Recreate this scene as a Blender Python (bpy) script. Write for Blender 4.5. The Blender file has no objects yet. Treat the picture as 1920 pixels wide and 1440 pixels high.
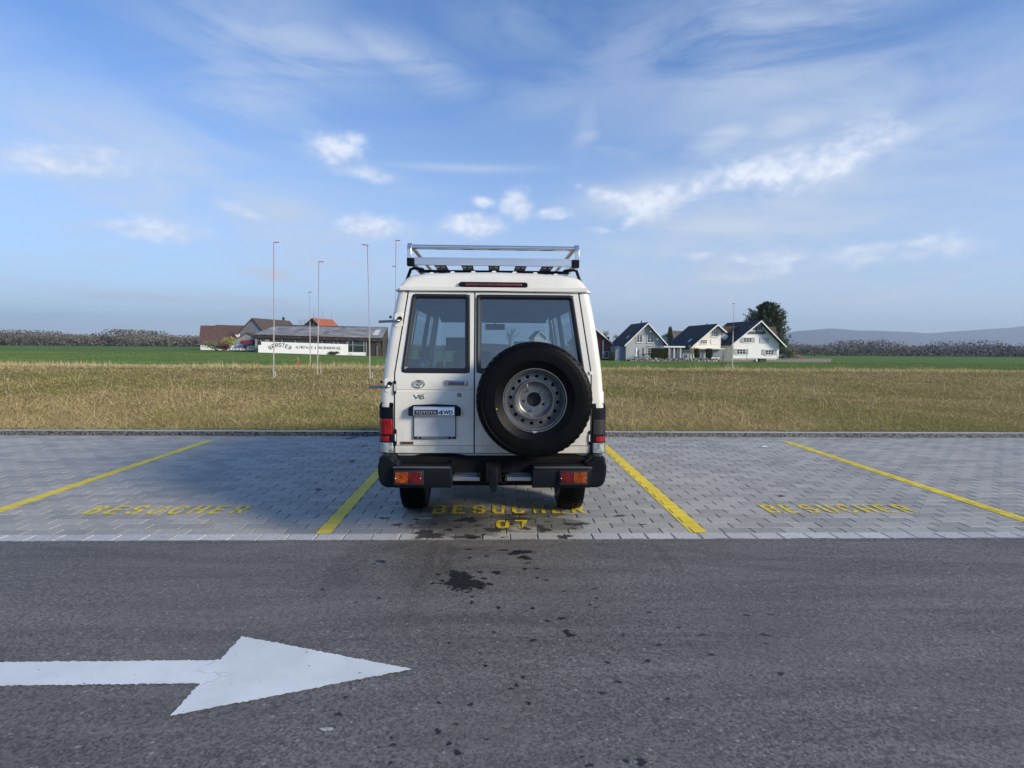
import bpy, bmesh, math, random
import numpy as np
from mathutils import Vector, Matrix, Euler
random.seed(7); rng = np.random.default_rng(11)
R = math.radians
scene = bpy.context.scene
col = scene.collection

# ------------------------------------------------------------------ camera
CAM_H, YAW, PITCH, ROLL, FPX = 1.55, R(1.87), R(3.84), R(0.44), 1070.0
cam_rot = Matrix.Rotation(-YAW, 3, 'Z') @ Matrix.Rotation(math.pi/2 - PITCH, 3, 'X') @ Matrix.Rotation(ROLL, 3, 'Z')
cd = bpy.data.cameras.new('camera'); cd.sensor_width = 36; cd.lens = 36*FPX/1920; cd.clip_end = 30000; cd.clip_start = 0.05
cam = bpy.data.objects.new('camera', cd); col.objects.link(cam)
cam.matrix_world = Matrix.Translation((0, 0, CAM_H)) @ cam_rot.to_4x4()
scene.camera = cam
scene.view_settings.view_transform = 'Standard'
scene.view_settings.look = 'None'
scene.view_settings.gamma = 1
scene.view_settings.use_curve_mapping = False
scene.view_settings.exposure = 1.0
scene.cycles.max_bounces = 8
scene.cycles.transparent_max_bounces = 16

# ------------------------------------------------------------------ light
HAZE = 0.00012
SUN_AZ, SUN_EL = R(123), R(23)          # clockwise from +Y
sdir = Vector((math.sin(SUN_AZ)*math.cos(SUN_EL), math.cos(SUN_AZ)*math.cos(SUN_EL), math.sin(SUN_EL)))
sd = bpy.data.lights.new('sun', 'SUN'); sd.energy = 2.3; sd.angle = R(15.0); sd.color = (1.0, .89, .72)
so = bpy.data.objects.new('sun', sd); col.objects.link(so)
so.rotation_euler = (-sdir).to_track_quat('-Z', 'Y').to_euler(); so.location = (20, -20, 30)

world = bpy.data.worlds.new('World'); scene.world = world; world.use_nodes = True
wt = world.node_tree; wt.nodes.clear()

class NT:
    """tiny helper for node trees"""
    def __init__(s, t): s.t = t
    def n(s, typ, **kw):
        o = s.t.nodes.new(typ)
        for k, v in kw.items():
            if k in o.inputs.keys() and not hasattr(o, k): o.inputs[k].default_value = v
            else: setattr(o, k, v)
        return o
    def l(s, a, b): s.t.links.new(a, b)
    def val(s, inp, v):
        if hasattr(v, 'is_linked') or isinstance(v, bpy.types.NodeSocket): s.l(v, inp)
        elif v is not None: inp.default_value = v
    def m(s, op, a, b=None, c=None, clamp=False):
        o = s.t.nodes.new('ShaderNodeMath'); o.operation = op; o.use_clamp = clamp
        s.val(o.inputs[0], a)
        if b is not None: s.val(o.inputs[1], b)
        if c is not None: s.val(o.inputs[2], c)
        return o.outputs[0]
    def mix(s, f, a, b):
        o = s.t.nodes.new('ShaderNodeMix'); o.data_type = 'RGBA'
        s.val(o.inputs[0], f); s.val(o.inputs[6], a); s.val(o.inputs[7], b)
        return o.outputs[2]
    def noise(s, vec, scale, detail=4, rough=.55, dist=0):
        o = s.t.nodes.new('ShaderNodeTexNoise'); o.inputs['Scale'].default_value = scale
        o.inputs['Detail'].default_value = detail; o.inputs['Roughness'].default_value = rough
        o.inputs['Distortion'].default_value = dist
        if vec is not None: s.l(vec, o.inputs['Vector'])
        return o.outputs['Fac']
    def ramp(s, f, lo, hi, smooth=True):
        o = s.t.nodes.new('ShaderNodeMapRange'); o.interpolation_type = 'SMOOTHSTEP' if smooth else 'LINEAR'
        s.val(o.inputs[0], f); s.val(o.inputs[1], lo); s.val(o.inputs[2], hi)
        return o.outputs[0]
    def mapv(s, vec, loc=(0,0,0), rot=(0,0,0), scale=(1,1,1)):
        o = s.t.nodes.new('ShaderNodeMapping'); s.l(vec, o.inputs['Vector'])
        o.inputs['Location'].default_value = loc; o.inputs['Rotation'].default_value = rot; o.inputs['Scale'].default_value = scale
        return o.outputs[0]

# sky: Nishita with procedural cirrus and small cumulus laid on the sky by direction
T = NT(wt)
sky = T.n('ShaderNodeTexSky'); sky.sky_type = 'NISHITA'; sky.sun_disc = False
sky.sun_elevation = SUN_EL; sky.sun_rotation = SUN_AZ
sky.altitude = 450; sky.air_density = 1.0; sky.dust_density = 0.5; sky.ozone_density = 2.2
geo = T.n('ShaderNodeTexCoord')
sep = T.n('ShaderNodeSeparateXYZ'); T.l(geo.outputs['Generated'], sep.inputs[0])
x, y, z = sep.outputs
az = T.m('MULTIPLY', T.m('ARCTAN2', x, y), 57.29578)          # degrees clockwise from +Y
el = T.m('MULTIPLY', T.m('ARCSINE', z), 57.29578)
zc = T.m('MAXIMUM', z, 0.0)
# cloud-deck coordinates: project direction on a plane far above
dz = T.m('ADD', zc, 0.10)
cmb = T.n('ShaderNodeCombineXYZ'); T.l(T.m('DIVIDE', x, dz), cmb.inputs[0]); T.l(T.m('DIVIDE', y, dz), cmb.inputs[1])
deck = cmb.outputs[0]
ang = T.n('ShaderNodeCombineXYZ'); T.l(az, ang.inputs[0]); T.l(el, ang.inputs[1])
angv = ang.outputs[0]
# thin cirrus veils
w1 = T.noise(T.mapv(deck, loc=(3.1, 1.7, 0), rot=(0, 0, R(25)), scale=(.30, 1.0, 1)), 1.3, 7, .6, 1.2)
w2 = T.noise(T.mapv(deck, loc=(-2.3, 5.2, 0), rot=(0, 0, R(-40)), scale=(.5, 1.0, 1)), 1.1, 5, .5, .3)
cir = T.m('MULTIPLY', T.ramp(w1, .40, .86), T.ramp(w2, .34, .68))
# a wispy texture in angular space, and a puffy one
wis = T.noise(T.mapv(angv, rot=(0, 0, R(-14)), scale=(.045, .16, 1)), 1.0, 8, .66, 1.1)
puf = T.noise(T.mapv(angv, scale=(.22, .34, 1)), 1.0, 7, .58, .15)
puf2 = T.noise(T.mapv(angv, loc=(7, 3, 0), scale=(.8, 1.1, 1)), 1.0, 4, .55, 0)
_d = {}
def pdir(px, py):
    v = cam_rot @ Vector(((px-960)/FPX, -(py-720)/FPX, -1)); v.normalize()
    return math.degrees(math.atan2(v.x, v.y)), math.degrees(math.asin(v.z))
def blob(px, py, rx, ry, tilt=0):
    """gaussian patch of sky about a direction (radii in degrees)"""
    a, e = pdir(px, py)
    da = T.m('SUBTRACT', az, a); de = T.m('SUBTRACT', el, e)
    c, s_ = math.cos(R(tilt)), math.sin(R(tilt))
    u = T.m('ADD', T.m('MULTIPLY', da, c/rx), T.m('MULTIPLY', de, s_/rx))
    v = T.m('ADD', T.m('MULTIPLY', da, -s_/ry), T.m('MULTIPLY', de, c/ry))
    r2 = T.m('ADD', T.m('MULTIPLY', u, u), T.m('MULTIPLY', v, v))
    return T.m('DIVIDE', 1.0, T.m('ADD', 1.0, T.m('POWER', r2, 1.6)))
def total(bl):
    o = bl[0]
    for b in bl[1:]: o = T.m('MAXIMUM', o, b)
    return o
# soft veils (wide), each: px,py, radii deg, tilt, weight
veils = [(560, 95, 9, 2.6, -4, .75), (760, 110, 6, 1.7, -16, .8), (1440, 60, 9, 5, 20, .85), (1470, 150, 9, 1.8, 0, .7), (480, 60, 9, 5, 0, .5),
         (1040, 170, 7, 2, 5, .35), (1106, 205, 1.3, 3.8, -12, .34), (1096, 262, 1.3, .8, 20, .6), (1160, 285, 3.5, .6, -14, .35), (980, 40, 7, 3, 0, .3),
         (1200, 370, 6, 1.5, 8, .8), (1240, 385, 4, 1.8, 35, .8), (1150, 360, 3, .7, -10, .6), (640, 310, 6, 1.0, -12, .45), (870, 315, 7, .35, 0, .5), (500, 335, 8, .6, 0, .4),
         (520, 395, 6, 1.6, -5, .55), (1350, 262, 3.0, 1.2, 14, .75), (1480, 238, 2.6, 1.2, -10, .7), (1400, 425, 9, .7, 0, .5), (1400, 500, 11, 2.2, 0, .55), (1300, 555, 12, 1.5, 0, .4),
         (700, 500, 16, 1.6, -3, .28), (510, 515, 2.2, .55, -10, .8), (1060, 560, 25, 2.5, 0, .3), (1380, 430, 13, 4.5, 10, .62), (1470, 370, 8, 3.2, 20, .7), (1250, 520, 12, 2.5, 0, .5), (560, 440, 12, 2.5, 0, .4), (470, 150, 7, 4, 0, .55), (1250, 110, 9, 4, 10, .5), (1480, 20, 8, 5, 0, .8), (1560, 250, 12, 6, 10, .5), (250, 300, 14, 5, -10, .5)]
cums = [(628, 281, 2.3, 1.25, 0, .95), (663, 262, 1.0, .7, 0, .8), (700, 328, 3.0, .7, -10, .6), (692, 425, 2.9, 1.1, 0, 1.0), (885, 420, 3.0, 1.05, 0, 1.05), (968, 385, 1.45, 1.5, -20, 1.0),
        (906, 380, 1.2, .6, 0, .75), (1040, 400, 1.6, .55, 0, .8), (1085, 350, .5, .4, 0, .5), (1400, 328, 3.2, 1.05, 8, .95), (1480, 312, 2.8, 1.2, 22, 1.0), (1320, 355, 3.0, .8, 15, .75),
        (1125, 434, 1.6, .6, 0, .6), (1410, 482, 1.9, .6, 0, .75), (1300, 480, 1.4, .5, 0, .6), (1460, 505, 2.2, .6, 0, .5), (1170, 555, 1.8, .5, 0, .5), (450, 395, 2.2, .6, -14, .55), (1225, 378, 3.4, 1.3, 12, .85), (1150, 370, 2.6, .6, -12, .75), (1195, 402, 2.2, .8, 40, .75), (1320, 345, 2.4, .9, 20, .8), (1450, 482, 3, .8, 0, .7), (1380, 520, 3.4, .5, 0, .6), (1560, 300, 5, 1.6, 15, .9), (300, 430, 4, 1, 0, .8), (150, 300, 4, 1.2, 5, .7), (1700, 470, 6, 1, 0, .7)]
vs = total([T.m('MULTIPLY', blob(*v[:5]), v[5]) for v in veils])
cs = total([T.m('MULTIPLY', blob(*v[:5]), v[5]) for v in cums])
veil = T.m('MULTIPLY', vs, T.ramp(wis, .22, .66))
# cumulus: the patch is eaten by the puffy noise so the edge is uneven
edge = T.m('ADD', T.m('MULTIPLY', T.m('SUBTRACT', puf, .5), 1.15), T.m('MULTIPLY', T.m('SUBTRACT', puf2, .5), .5))
cum = T.ramp(T.m('ADD', T.m('MULTIPLY', cs, 1.22), edge), .20, 1.20)
hz = T.ramp(el, 24.0, 0.0, False)            # hazier towards the horizon, all the way round
# broken low cloud banks near the horizon, all round
bank = T.noise(T.mapv(angv, loc=(31, 4, 0), scale=(.07, .42, 1)), 1.0, 6, .58, .4)
bk = T.m('MULTIPLY', T.ramp(bank, .50, .74), T.ramp(el, 15.0, 5.0))
thin = T.m('ADD', T.m('MULTIPLY', cir, .34), T.m('MULTIPLY', veil, .88), clamp=True)
thin = T.m('ADD', thin, T.m('MULTIPLY', bk, .34), clamp=True)
thin = T.m('ADD', thin, T.m('MULTIPLY', hz, .72), clamp=True)
skc = sky.outputs[0]
tint = T.n('ShaderNodeMix'); tint.data_type = 'RGBA'; tint.blend_type = 'MULTIPLY'; tint.inputs[0].default_value = 1
T.l(skc, tint.inputs[6]); tint.inputs[7].default_value = (.58, .84, 1.16, 1)
SKY_V = (3.6, 4.2, 5.1, 1); SKY_C = (6.2, 6.7, 7.6, 1)
c1 = T.mix(thin, tint.outputs[2], SKY_V)
# shaded grey base of the cumulus: brighter on top
shade = T.ramp(T.m('ADD', T.m('MULTIPLY', puf2, .7), T.m('MULTIPLY', puf, .6)), .45, .85)
cc = T.mix(shade, (3.7, 4.3, 5.5, 1), (5.9, 6.1, 6.6, 1))
c2 = T.mix(T.m('MULTIPLY', cum, .80), c1, cc)
bg = T.n('ShaderNodeBackground'); T.l(c2, bg.inputs[0]); bg.inputs[1].default_value = 0.086
wo = T.n('ShaderNodeOutputWorld'); T.l(bg.outputs[0], wo.inputs[0])

# ------------------------------------------------------------------ helpers
def at(px, py, Y):
    """world point seen at photo position px,py at distance Y ahead"""
    d = cam_rot @ Vector(((px-960)/FPX, -(py-720)/FPX, -1))
    return Vector((0, 0, CAM_H)) + d*(Y/d.y)
def on_ground(px, py, z=0):
    d = cam_rot @ Vector(((px-960)/FPX, -(py-720)/FPX, -1))
    return Vector((0, 0, CAM_H)) + d*((z-CAM_H)/d.z)

def tag(o, label=None, cat=None, group=None, kind=None):
    if label: o['label'] = label
    if cat: o['category'] = cat
    if group: o['group'] = group
    if kind: o['kind'] = kind
    return o
def empty(name, loc=(0, 0, 0)):
    o = bpy.data.objects.new(name, None); col.objects.link(o); o.location = loc; o.empty_display_size = .2
    return o
def off(o):
    v = Vector((0, 0, 0))
    while o is not None: v += o.location; o = o.parent
    return v

NOSPLIT = ('lettering', 'foliage', 'leaves', 'crown', 'stain', 'body', 'branches', 'stems', 'paint', 'word', 'number', 'tyre', 'rim', 'chassis_and_light_blocks', 'interior_trim', 'paver', 'housing_dome')
class MB:
    def __init__(s): s.v = []; s.f = []
    def add(s, vs, fs):
        k = len(s.v); s.v += [tuple(p) for p in vs]; s.f += [tuple(i+k for i in f) for f in fs]; return s
    def box(s, x0, x1, y0, y1, z0, z1):
        return s.add([(x0,y0,z0),(x1,y0,z0),(x1,y1,z0),(x0,y1,z0),(x0,y0,z1),(x1,y0,z1),(x1,y1,z1),(x0,y1,z1)],
                     [(0,3,2,1),(4,5,6,7),(0,1,5,4),(1,2,6,5),(2,3,7,6),(3,0,4,7)])
    def fbox(s, O, U, V, W):
        """box from corner O with edge vectors"""
        O, U, V, W = map(Vector, (O, U, V, W))
        return s.add([O,O+U,O+U+V,O+V,O+W,O+U+W,O+U+V+W,O+V+W], [(0,3,2,1),(4,5,6,7),(0,1,5,4),(1,2,6,5),(2,3,7,6),(3,0,4,7)])
    def prism(s, poly, ext):
        n = len(poly); e = Vector(ext); P = [Vector(p) for p in poly]
        return s.add(P+[p+e for p in P], [tuple(range(n))[::-1], tuple(range(n, 2*n))]+[(i, (i+1) % n, n+(i+1) % n, n+i) for i in range(n)])
    def tube(s, path, r, n=8, cap=True, closed=False):
        P = [Vector(p) for p in path]; k = len(P); rings = []
        rr = r if isinstance(r, (list, tuple)) else [r]*k
        up = None
        for i in range(k):
            a = P[(i-1) % k] if closed or i > 0 else P[i]; b = P[(i+1) % k] if closed or i < k-1 else P[i]
            t = (b-a).normalized()
            if up is None:
                up = Vector((0, 0, 1)) if abs(t.z) < .9 else Vector((1, 0, 0))
            u = (up - t*up.dot(t)).normalized(); w = t.cross(u); up = u
            rings.append([P[i]+(u*math.cos(q)+w*math.sin(q))*rr[i] for q in (2*math.pi*j/n for j in range(n))])
        vs = [p for g in rings for p in g]; fs = []
        for i in range(k if closed else k-1):
            i2 = (i+1) % k
            for j in range(n): fs.append((i*n+j, i*n+(j+1) % n, i2*n+(j+1) % n, i2*n+j))
        if cap and not closed: fs += [tuple(range(n))[::-1], tuple((k-1)*n+j for j in range(n))]
        return s.add(vs, fs)
    def lathe(s, prof, O, ax, n=48, start=0):
        """prof: list of (radius, height along axis)"""
        O = Vector(O); ax = Vector(ax).normalized()
        u = ax.orthogonal().normalized(); w = ax.cross(u); vs = []; fs = []
        for r, h in prof:
            for j in range(n):
                q = 2*math.pi*j/n+start; vs.append(O+ax*h+(u*math.cos(q)+w*math.sin(q))*r)
        for i in range(len(prof)-1):
            for j in range(n): fs.append((i*n+j, i*n+(j+1) % n, (i+1)*n+(j+1) % n, (i+1)*n+j))
        return s.add(vs, fs)
    def slab(s, rows, depth):
        """rows of (xl, xr, y, z) -> solid strip with given depth in +Y"""
        n = len(rows); vs = []
        for (a, b, y_, z_) in rows: vs += [(a, y_, z_), (b, y_, z_), (b, y_+depth, z_), (a, y_+depth, z_)]
        fs = [(0,1,2,3), tuple((n-1)*4+i for i in (3,2,1,0))]
        for i in range(n-1):
            a = i*4; b = a+4
            fs += [(a,b,b+1,a+1),(a+1,b+1,b+2,a+2),(a+2,b+2,b+3,a+3),(a+3,b+3,b,a)]
        return s.add(vs, fs)
    def islands(s):
        par = list(range(len(s.v)))
        def fd(a):
            while par[a] != a: par[a] = par[par[a]]; a = par[a]
            return a
        for f_ in s.f:
            r_ = fd(f_[0])
            for i in f_[1:]: par[fd(i)] = r_
        G = {}
        for f_ in s.f: G.setdefault(fd(f_[0]), []).append(f_)
        L = []
        for fs in G.values():
            ids = {i for f_ in fs for i in f_}; P = [s.v[i] for i in ids]
            L.append([[min(p[k] for p in P)-.002 for k in range(3)], [max(p[k] for p in P)+.002 for k in range(3)], fs])
        ch = True
        while ch:
            ch = False
            for i in range(len(L)):
                for j in range(i+1, len(L)):
                    A, B = L[i], L[j]
                    if all(A[0][k] <= B[1][k] and B[0][k] <= A[1][k] for k in range(3)):
                        L[i] = [[min(A[0][k], B[0][k]) for k in range(3)], [max(A[1][k], B[1][k]) for k in range(3)], A[2]+B[2]]; del L[j]; ch = True; break
                if ch: break
        return [x_[2] for x_ in L]
    def build(s, name, m, parent=None, smooth=None, bevel=0, seg=2, **kw):
        if parent is not None and 1 < len(s.f) < 2500 and not any(w in name for w in NOSPLIT) and 'kind' not in kw:
            L = s.islands()
            if 1 < len(L) <= 30:
                first = None
                for fs in L:
                    ids = sorted({i for f_ in fs for i in f_}); mp = {a: b_ for b_, a in enumerate(ids)}
                    q = MB(); q.v = [s.v[i] for i in ids]; q.f = [tuple(mp[i] for i in f_) for f_ in fs]
                    o = q.build1(name, m, parent, smooth, bevel, seg, **kw); first = first or o
                return first
        return s.build1(name, m, parent, smooth, bevel, seg, **kw)
    def build1(s, name, m, parent=None, smooth=None, bevel=0, seg=2, **kw):
        me = bpy.data.meshes.new(name)
        o3 = off(parent) if parent is not None else Vector((0, 0, 0))
        vs = [(p[0]-o3.x, p[1]-o3.y, p[2]-o3.z) for p in s.v]
        me.from_pydata(vs, [], s.f)
        bm = bmesh.new(); bm.from_mesh(me)
        bmesh.ops.recalc_face_normals(bm, faces=bm.faces); bm.to_mesh(me); bm.free()
        me.materials.append(m)
        if smooth is not None:
            me.polygons.foreach_set('use_smooth', [True]*len(me.polygons))
            me.set_sharp_from_angle(angle=R(smooth))
        o = bpy.data.objects.new(name, me); col.objects.link(o)
        if parent is not None: o.parent = parent
        if bevel:
            md = o.modifiers.new('bevel', 'BEVEL'); md.width = bevel; md.segments = seg; md.limit_method = 'ANGLE'; md.angle_limit = R(35)
            if smooth is None:
                me.polygons.foreach_set('use_smooth', [True]*len(me.polygons)); me.set_sharp_from_angle(angle=R(50))
        return tag(o, **kw)
def place(name, mesh, loc, parent=None, rot=None, scale=None):
    o = bpy.data.objects.new(name, mesh); col.objects.link(o)
    if parent is not None: o.parent = parent
    o.location = Vector(loc) - (off(parent) if parent is not None else Vector())
    if rot: o.rotation_euler = rot
    if scale: o.scale = scale
    return o

def round_poly(pts, r, n=4):
    out = []; k = len(pts)
    for i in range(k):
        p = Vector(pts[i]); a = Vector(pts[i-1]); b = Vector(pts[(i+1) % k])
        da = (a-p).normalized(); db = (b-p).normalized()
        h = da.angle(db); t = r/math.tan(h/2)
        c = p+(da+db).normalized()*(r/math.sin(h/2)); s0 = p+da*t; s1 = p+db*t
        v0 = s0-c; v1 = s1-c; th = v0.angle(v1)
        for j in range(n+1):
            f_ = j/n; out.append(c+(v0*math.sin((1-f_)*th)+v1*math.sin(f_*th))/math.sin(th))
    return out
def inset_poly(pts, d):
    """pts: 2D list, any winding, moved inward by d"""
    k = len(pts); area = sum(pts[i][0]*pts[(i+1) % k][1]-pts[(i+1) % k][0]*pts[i][1] for i in range(k))
    sg = 1 if area > 0 else -1; out = []
    for i in range(k):
        p0, p1, p2 = (Vector(pts[(i+j) % k]) for j in (-1, 0, 1))
        e1 = (p1-p0).normalized(); e2 = (p2-p1).normalized()
        n1 = Vector((-e1.y, e1.x))*sg; n2 = Vector((-e2.y, e2.x))*sg
        b = (n1+n2); b = b/(1+n1.dot(n2)); out.append(tuple(p1+b*d))
    return out

# ------------------------------------------------------------------ materials
def new_mat(name):
    m = bpy.data.materials.new(name); m.use_nodes = True; t = m.node_tree; t.nodes.clear()
    T_ = NT(t); out = T_.n('ShaderNodeOutputMaterial'); b = T_.n('ShaderNodeBsdfPrincipled'); T_.l(b.outputs[0], out.inputs[0])
    return m, T_, b, out
def pm(name, c, rough=.6, metal=0, var=.12, scale=4, bump=0, bscale=40, coat=0, spec=.5, stretch=(1, 1, 1), c2=None, tr=None):
    m, T_, b, out = new_mat(name)
    tc = T_.n('ShaderNodeTexCoord'); v = T_.mapv(tc.outputs['Object'], scale=stretch)
    n1 = T_.noise(v, scale, 5, .6)
    a = tuple(min(1, k*(1-var)) for k in c)+(1,); d = tuple(min(1, k*(1+var)) for k in (c2 or c))+(1,)
    T_.l(T_.mix(T_.ramp(n1, .3, .7), a, d), b.inputs['Base Color'])
    b.inputs['Roughness'].default_value = rough; b.inputs['Metallic'].default_value = metal
    b.inputs['Specular IOR Level'].default_value = spec
    if coat: b.inputs['Coat Weight'].default_value = coat; b.inputs['Coat Roughness'].default_value = .05
    if bump:
        bn = T_.n('ShaderNodeBump'); bn.inputs['Strength'].default_value = bump; bn.inputs['Distance'].default_value = .01
        T_.l(T_.noise(v, bscale, 4, .6), bn.inputs['Height']); T_.l(bn.outputs[0], b.inputs['Normal'])
    return m
def glass_mat(name, tint=(.6, .68, .7), rough=.0, ior=1.5, boost=1.0, min_r=.0):
    m = bpy.data.materials.new(name); m.use_nodes = True; t = m.node_tree; t.nodes.clear(); T_ = NT(t)
    out = T_.n('ShaderNodeOutputMaterial'); tr = T_.n('ShaderNodeBsdfTransparent'); tr.inputs[0].default_value = tint+(1,)
    gl = T_.n('ShaderNodeBsdfGlossy'); gl.inputs['Roughness'].default_value = rough; gl.inputs[0].default_value = (.95, .98, 1, 1)
    fr = T_.n('ShaderNodeFresnel'); fr.inputs[0].default_value = ior
    mx = T_.n('ShaderNodeMixShader'); T_.l(T_.m('ADD', T_.m('MULTIPLY', fr.outputs[0], boost), min_r, clamp=True), mx.inputs[0])
    T_.l(tr.outputs[0], mx.inputs[1]); T_.l(gl.outputs[0], mx.inputs[2]); T_.l(mx.outputs[0], out.inputs[0])
    return m

M = {}
M['paint'] = pm('white_car_paint', (.77, .735, .64), .30, var=.035, scale=2.2, coat=.5, c2=(.78, .75, .66))
def dirty(m, c, zlo, zhi, amt):
    t = m.node_tree; T_ = NT(t); b = next(n_ for n_ in t.nodes if n_.type == 'BSDF_PRINCIPLED'); src = b.inputs['Base Color'].links[0].from_socket
    g = T_.n('ShaderNodeNewGeometry'); sp = T_.n('ShaderNodeSeparateXYZ'); T_.l(g.outputs['Position'], sp.inputs[0])
    n1 = T_.noise(T_.mapv(g.outputs['Position'], scale=(9, 9, 1.2)), 1.6, 6, .7); n2 = T_.noise(g.outputs['Position'], 6, 5, .7)
    f = T_.m('MULTIPLY', T_.m('ADD', T_.m('MULTIPLY', T_.ramp(sp.outputs[2], zhi, zlo), .9), .10), T_.ramp(T_.m('ADD', T_.m('MULTIPLY', n1, .5), T_.m('MULTIPLY', n2, .5)), .34, .68))
    T_.l(T_.mix(T_.m('MULTIPLY', f, amt), src, c+(1,)), b.inputs['Base Color'])
    T_.l(T_.m('ADD', .28, T_.m('MULTIPLY', f, .35)), b.inputs['Roughness'])
dirty(M['paint'], (.26, .23, .18), .70, 1.25, .42)
M['plastic'] = pm('black_plastic', (.005, .007, .010), .5, var=.25, scale=6, bump=.15, bscale=220, spec=.15)
M['black'] = pm('matt_black', (.010, .010, .011), .6, var=.2)
M['under'] = pm('underbody_black', (.007, .007, .008), .85, spec=.15, var=.4, scale=9, bump=.3, bscale=30)
M['rubber'] = pm('tyre_rubber', (.0025, .003, .004), .42, var=.3, scale=14, bump=.2, bscale=120, spec=.12)
M['seal'] = pm('window_rubber', (.013, .014, .016), .35, var=.1)
M['rim'] = pm('steel_rim', (.165, .17, .175), .36, metal=.6, var=.1, scale=12)
M['chrome'] = pm('chrome', (.72, .73, .75), .12, metal=1, var=.03)
M['gun'] = pm('dull_steel_rod', (.30, .31, .32), .22, metal=1, var=.05)
M['alu'] = pm('brushed_aluminium', (.66, .69, .74), .34, metal=.85, var=.07, scale=9, stretch=(.3, 1, 8))
M['alu_t'] = pm('aluminium_tube', (.70, .71, .72), .26, metal=.9, var=.05, scale=9)
M['redlens'] = pm('red_lens', (.30, .003, .006), .12, var=.35, scale=26, coat=.8)
M['redlens2'] = pm('dark_red_lens', (.10, .004, .005), .12, var=.5, scale=20, coat=.8)
M['amber'] = pm('amber_lens', (.26, .045, .002), .14, var=.6, scale=30, coat=.8)
M['clearlens'] = pm('clear_lens', (.40, .44, .44), .08, metal=.4, var=.5, scale=34, coat=1)
M['whitepl'] = pm('white_reflector', (.75, .76, .76), .3, var=.03)
M['plate'] = pm('blank_plate', (.52, .53, .54), .35, var=.10, scale=7, coat=.3)
M['platetext'] = pm('plate_lettering', (.62, .62, .62), .4, var=.02)
M['orange'] = pm('orange_lettering', (.45, .14, .03), .5, var=.02)
M['blacktext'] = pm('black_lettering', (.008, .008, .009), .4, var=.02)
M['silver'] = pm('silver_trim', (.62, .62, .66), .3, metal=.7, var=.04)
M['seat'] = pm('grey_seat_cloth', (.035, .038, .042), .8, var=.2, scale=20)
M['liner'] = pm('headliner', (.12, .13, .135), .85, var=.08)
M['trim'] = pm('interior_trim', (.045, .048, .052), .7, var=.15)
M['glass'] = glass_mat('rear_glass', (.30, .40, .44), boost=1.3, min_r=.085)
M['sglass'] = glass_mat('side_glass', (.85, .92, .93), boost=.35)
M['hglass'] = pm('house_glass', (.035, .045, .055), .08, var=.3, scale=1.2, spec=.9)
# ------------------------------------------------------------------ ground
Y_ROAD, Y_PAVE, Y_KERB, KERB_W, KERB_H = 4.463, 4.624, 9.680, .13, .078
def slope_at(r):
    return float(np.interp(r, [-.62, -.47, -.35, -.215, -.05, .1, .25, .5], [.001, .0011, .0062, .0113, .014, .0165, .0175, .0175]))
def terrain(X, Y):
    z = KERB_H-.012
    if Y > 40:
        z -= (min(Y, 150)-40)*slope_at(X/Y)
    return z
def grid_mesh(name, xs, ys, zf, m, **kw):
    vs = [(x_, y_, zf(x_, y_)) for y_ in ys for x_ in xs]; nx = len(xs)
    fs = [(j*nx+i, j*nx+i+1, (j+1)*nx+i+1, (j+1)*nx+i) for j in range(len(ys)-1) for i in range(nx-1)]
    b = MB(); b.add(vs, fs); return b.build(name, m, smooth=60, **kw)

# asphalt
m, T_, b, out = new_mat('asphalt')
tc = T_.n('ShaderNodeTexCoord'); ov = tc.outputs['Object']
def vor(T_, v, scale, feat='F1'):
    o = T_.n('ShaderNodeTexVoronoi'); o.inputs['Scale'].default_value = scale; o.feature = feat; T_.l(v, o.inputs['Vector']); return o
v1 = vor(T_, ov, 95); v2 = vor(T_, ov, 48); v3 = vor(T_, T_.mapv(ov, loc=(3, 1, 0)), 17)
s1 = T_.n('ShaderNodeSeparateColor'); T_.l(v1.outputs['Color'], s1.inputs[0])
s2 = T_.n('ShaderNodeSeparateColor'); T_.l(v2.outputs['Color'], s2.inputs[0])
s3 = T_.n('ShaderNodeSeparateColor'); T_.l(v3.outputs['Color'], s3.inputs[0])
base = T_.mix(T_.ramp(s1.outputs[0], 0.0, 1.0, False), (.090, .084, .076, 1), (.255, .237, .212, 1))
# patches: bluish / brownish, wheel-polished streaks
pn = T_.noise(ov, .8, 5, .6); pn2 = T_.noise(T_.mapv(ov, rot=(0, 0, R(-32)), scale=(.5, 4, 1)), 1.1, 5, .65, .4)
fine = T_.noise(ov, 26, 4, .7)
base = T_.mix(T_.ramp(pn, .35, .7), base, T_.mix(.5, base, (.165, .148, .134, 1)))
mul = T_.m('ADD', .70, T_.m('MULTIPLY', T_.ramp(pn2, .3, .7), .32)); mul = T_.m('MULTIPLY', mul, T_.m('ADD', .78, T_.m('MULTIPLY', fine, .44)))
hs = T_.n('ShaderNodeHueSaturation'); T_.l(base, hs.inputs['Color']); T_.l(mul, hs.inputs['Value']); base = hs.outputs[0]
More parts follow.
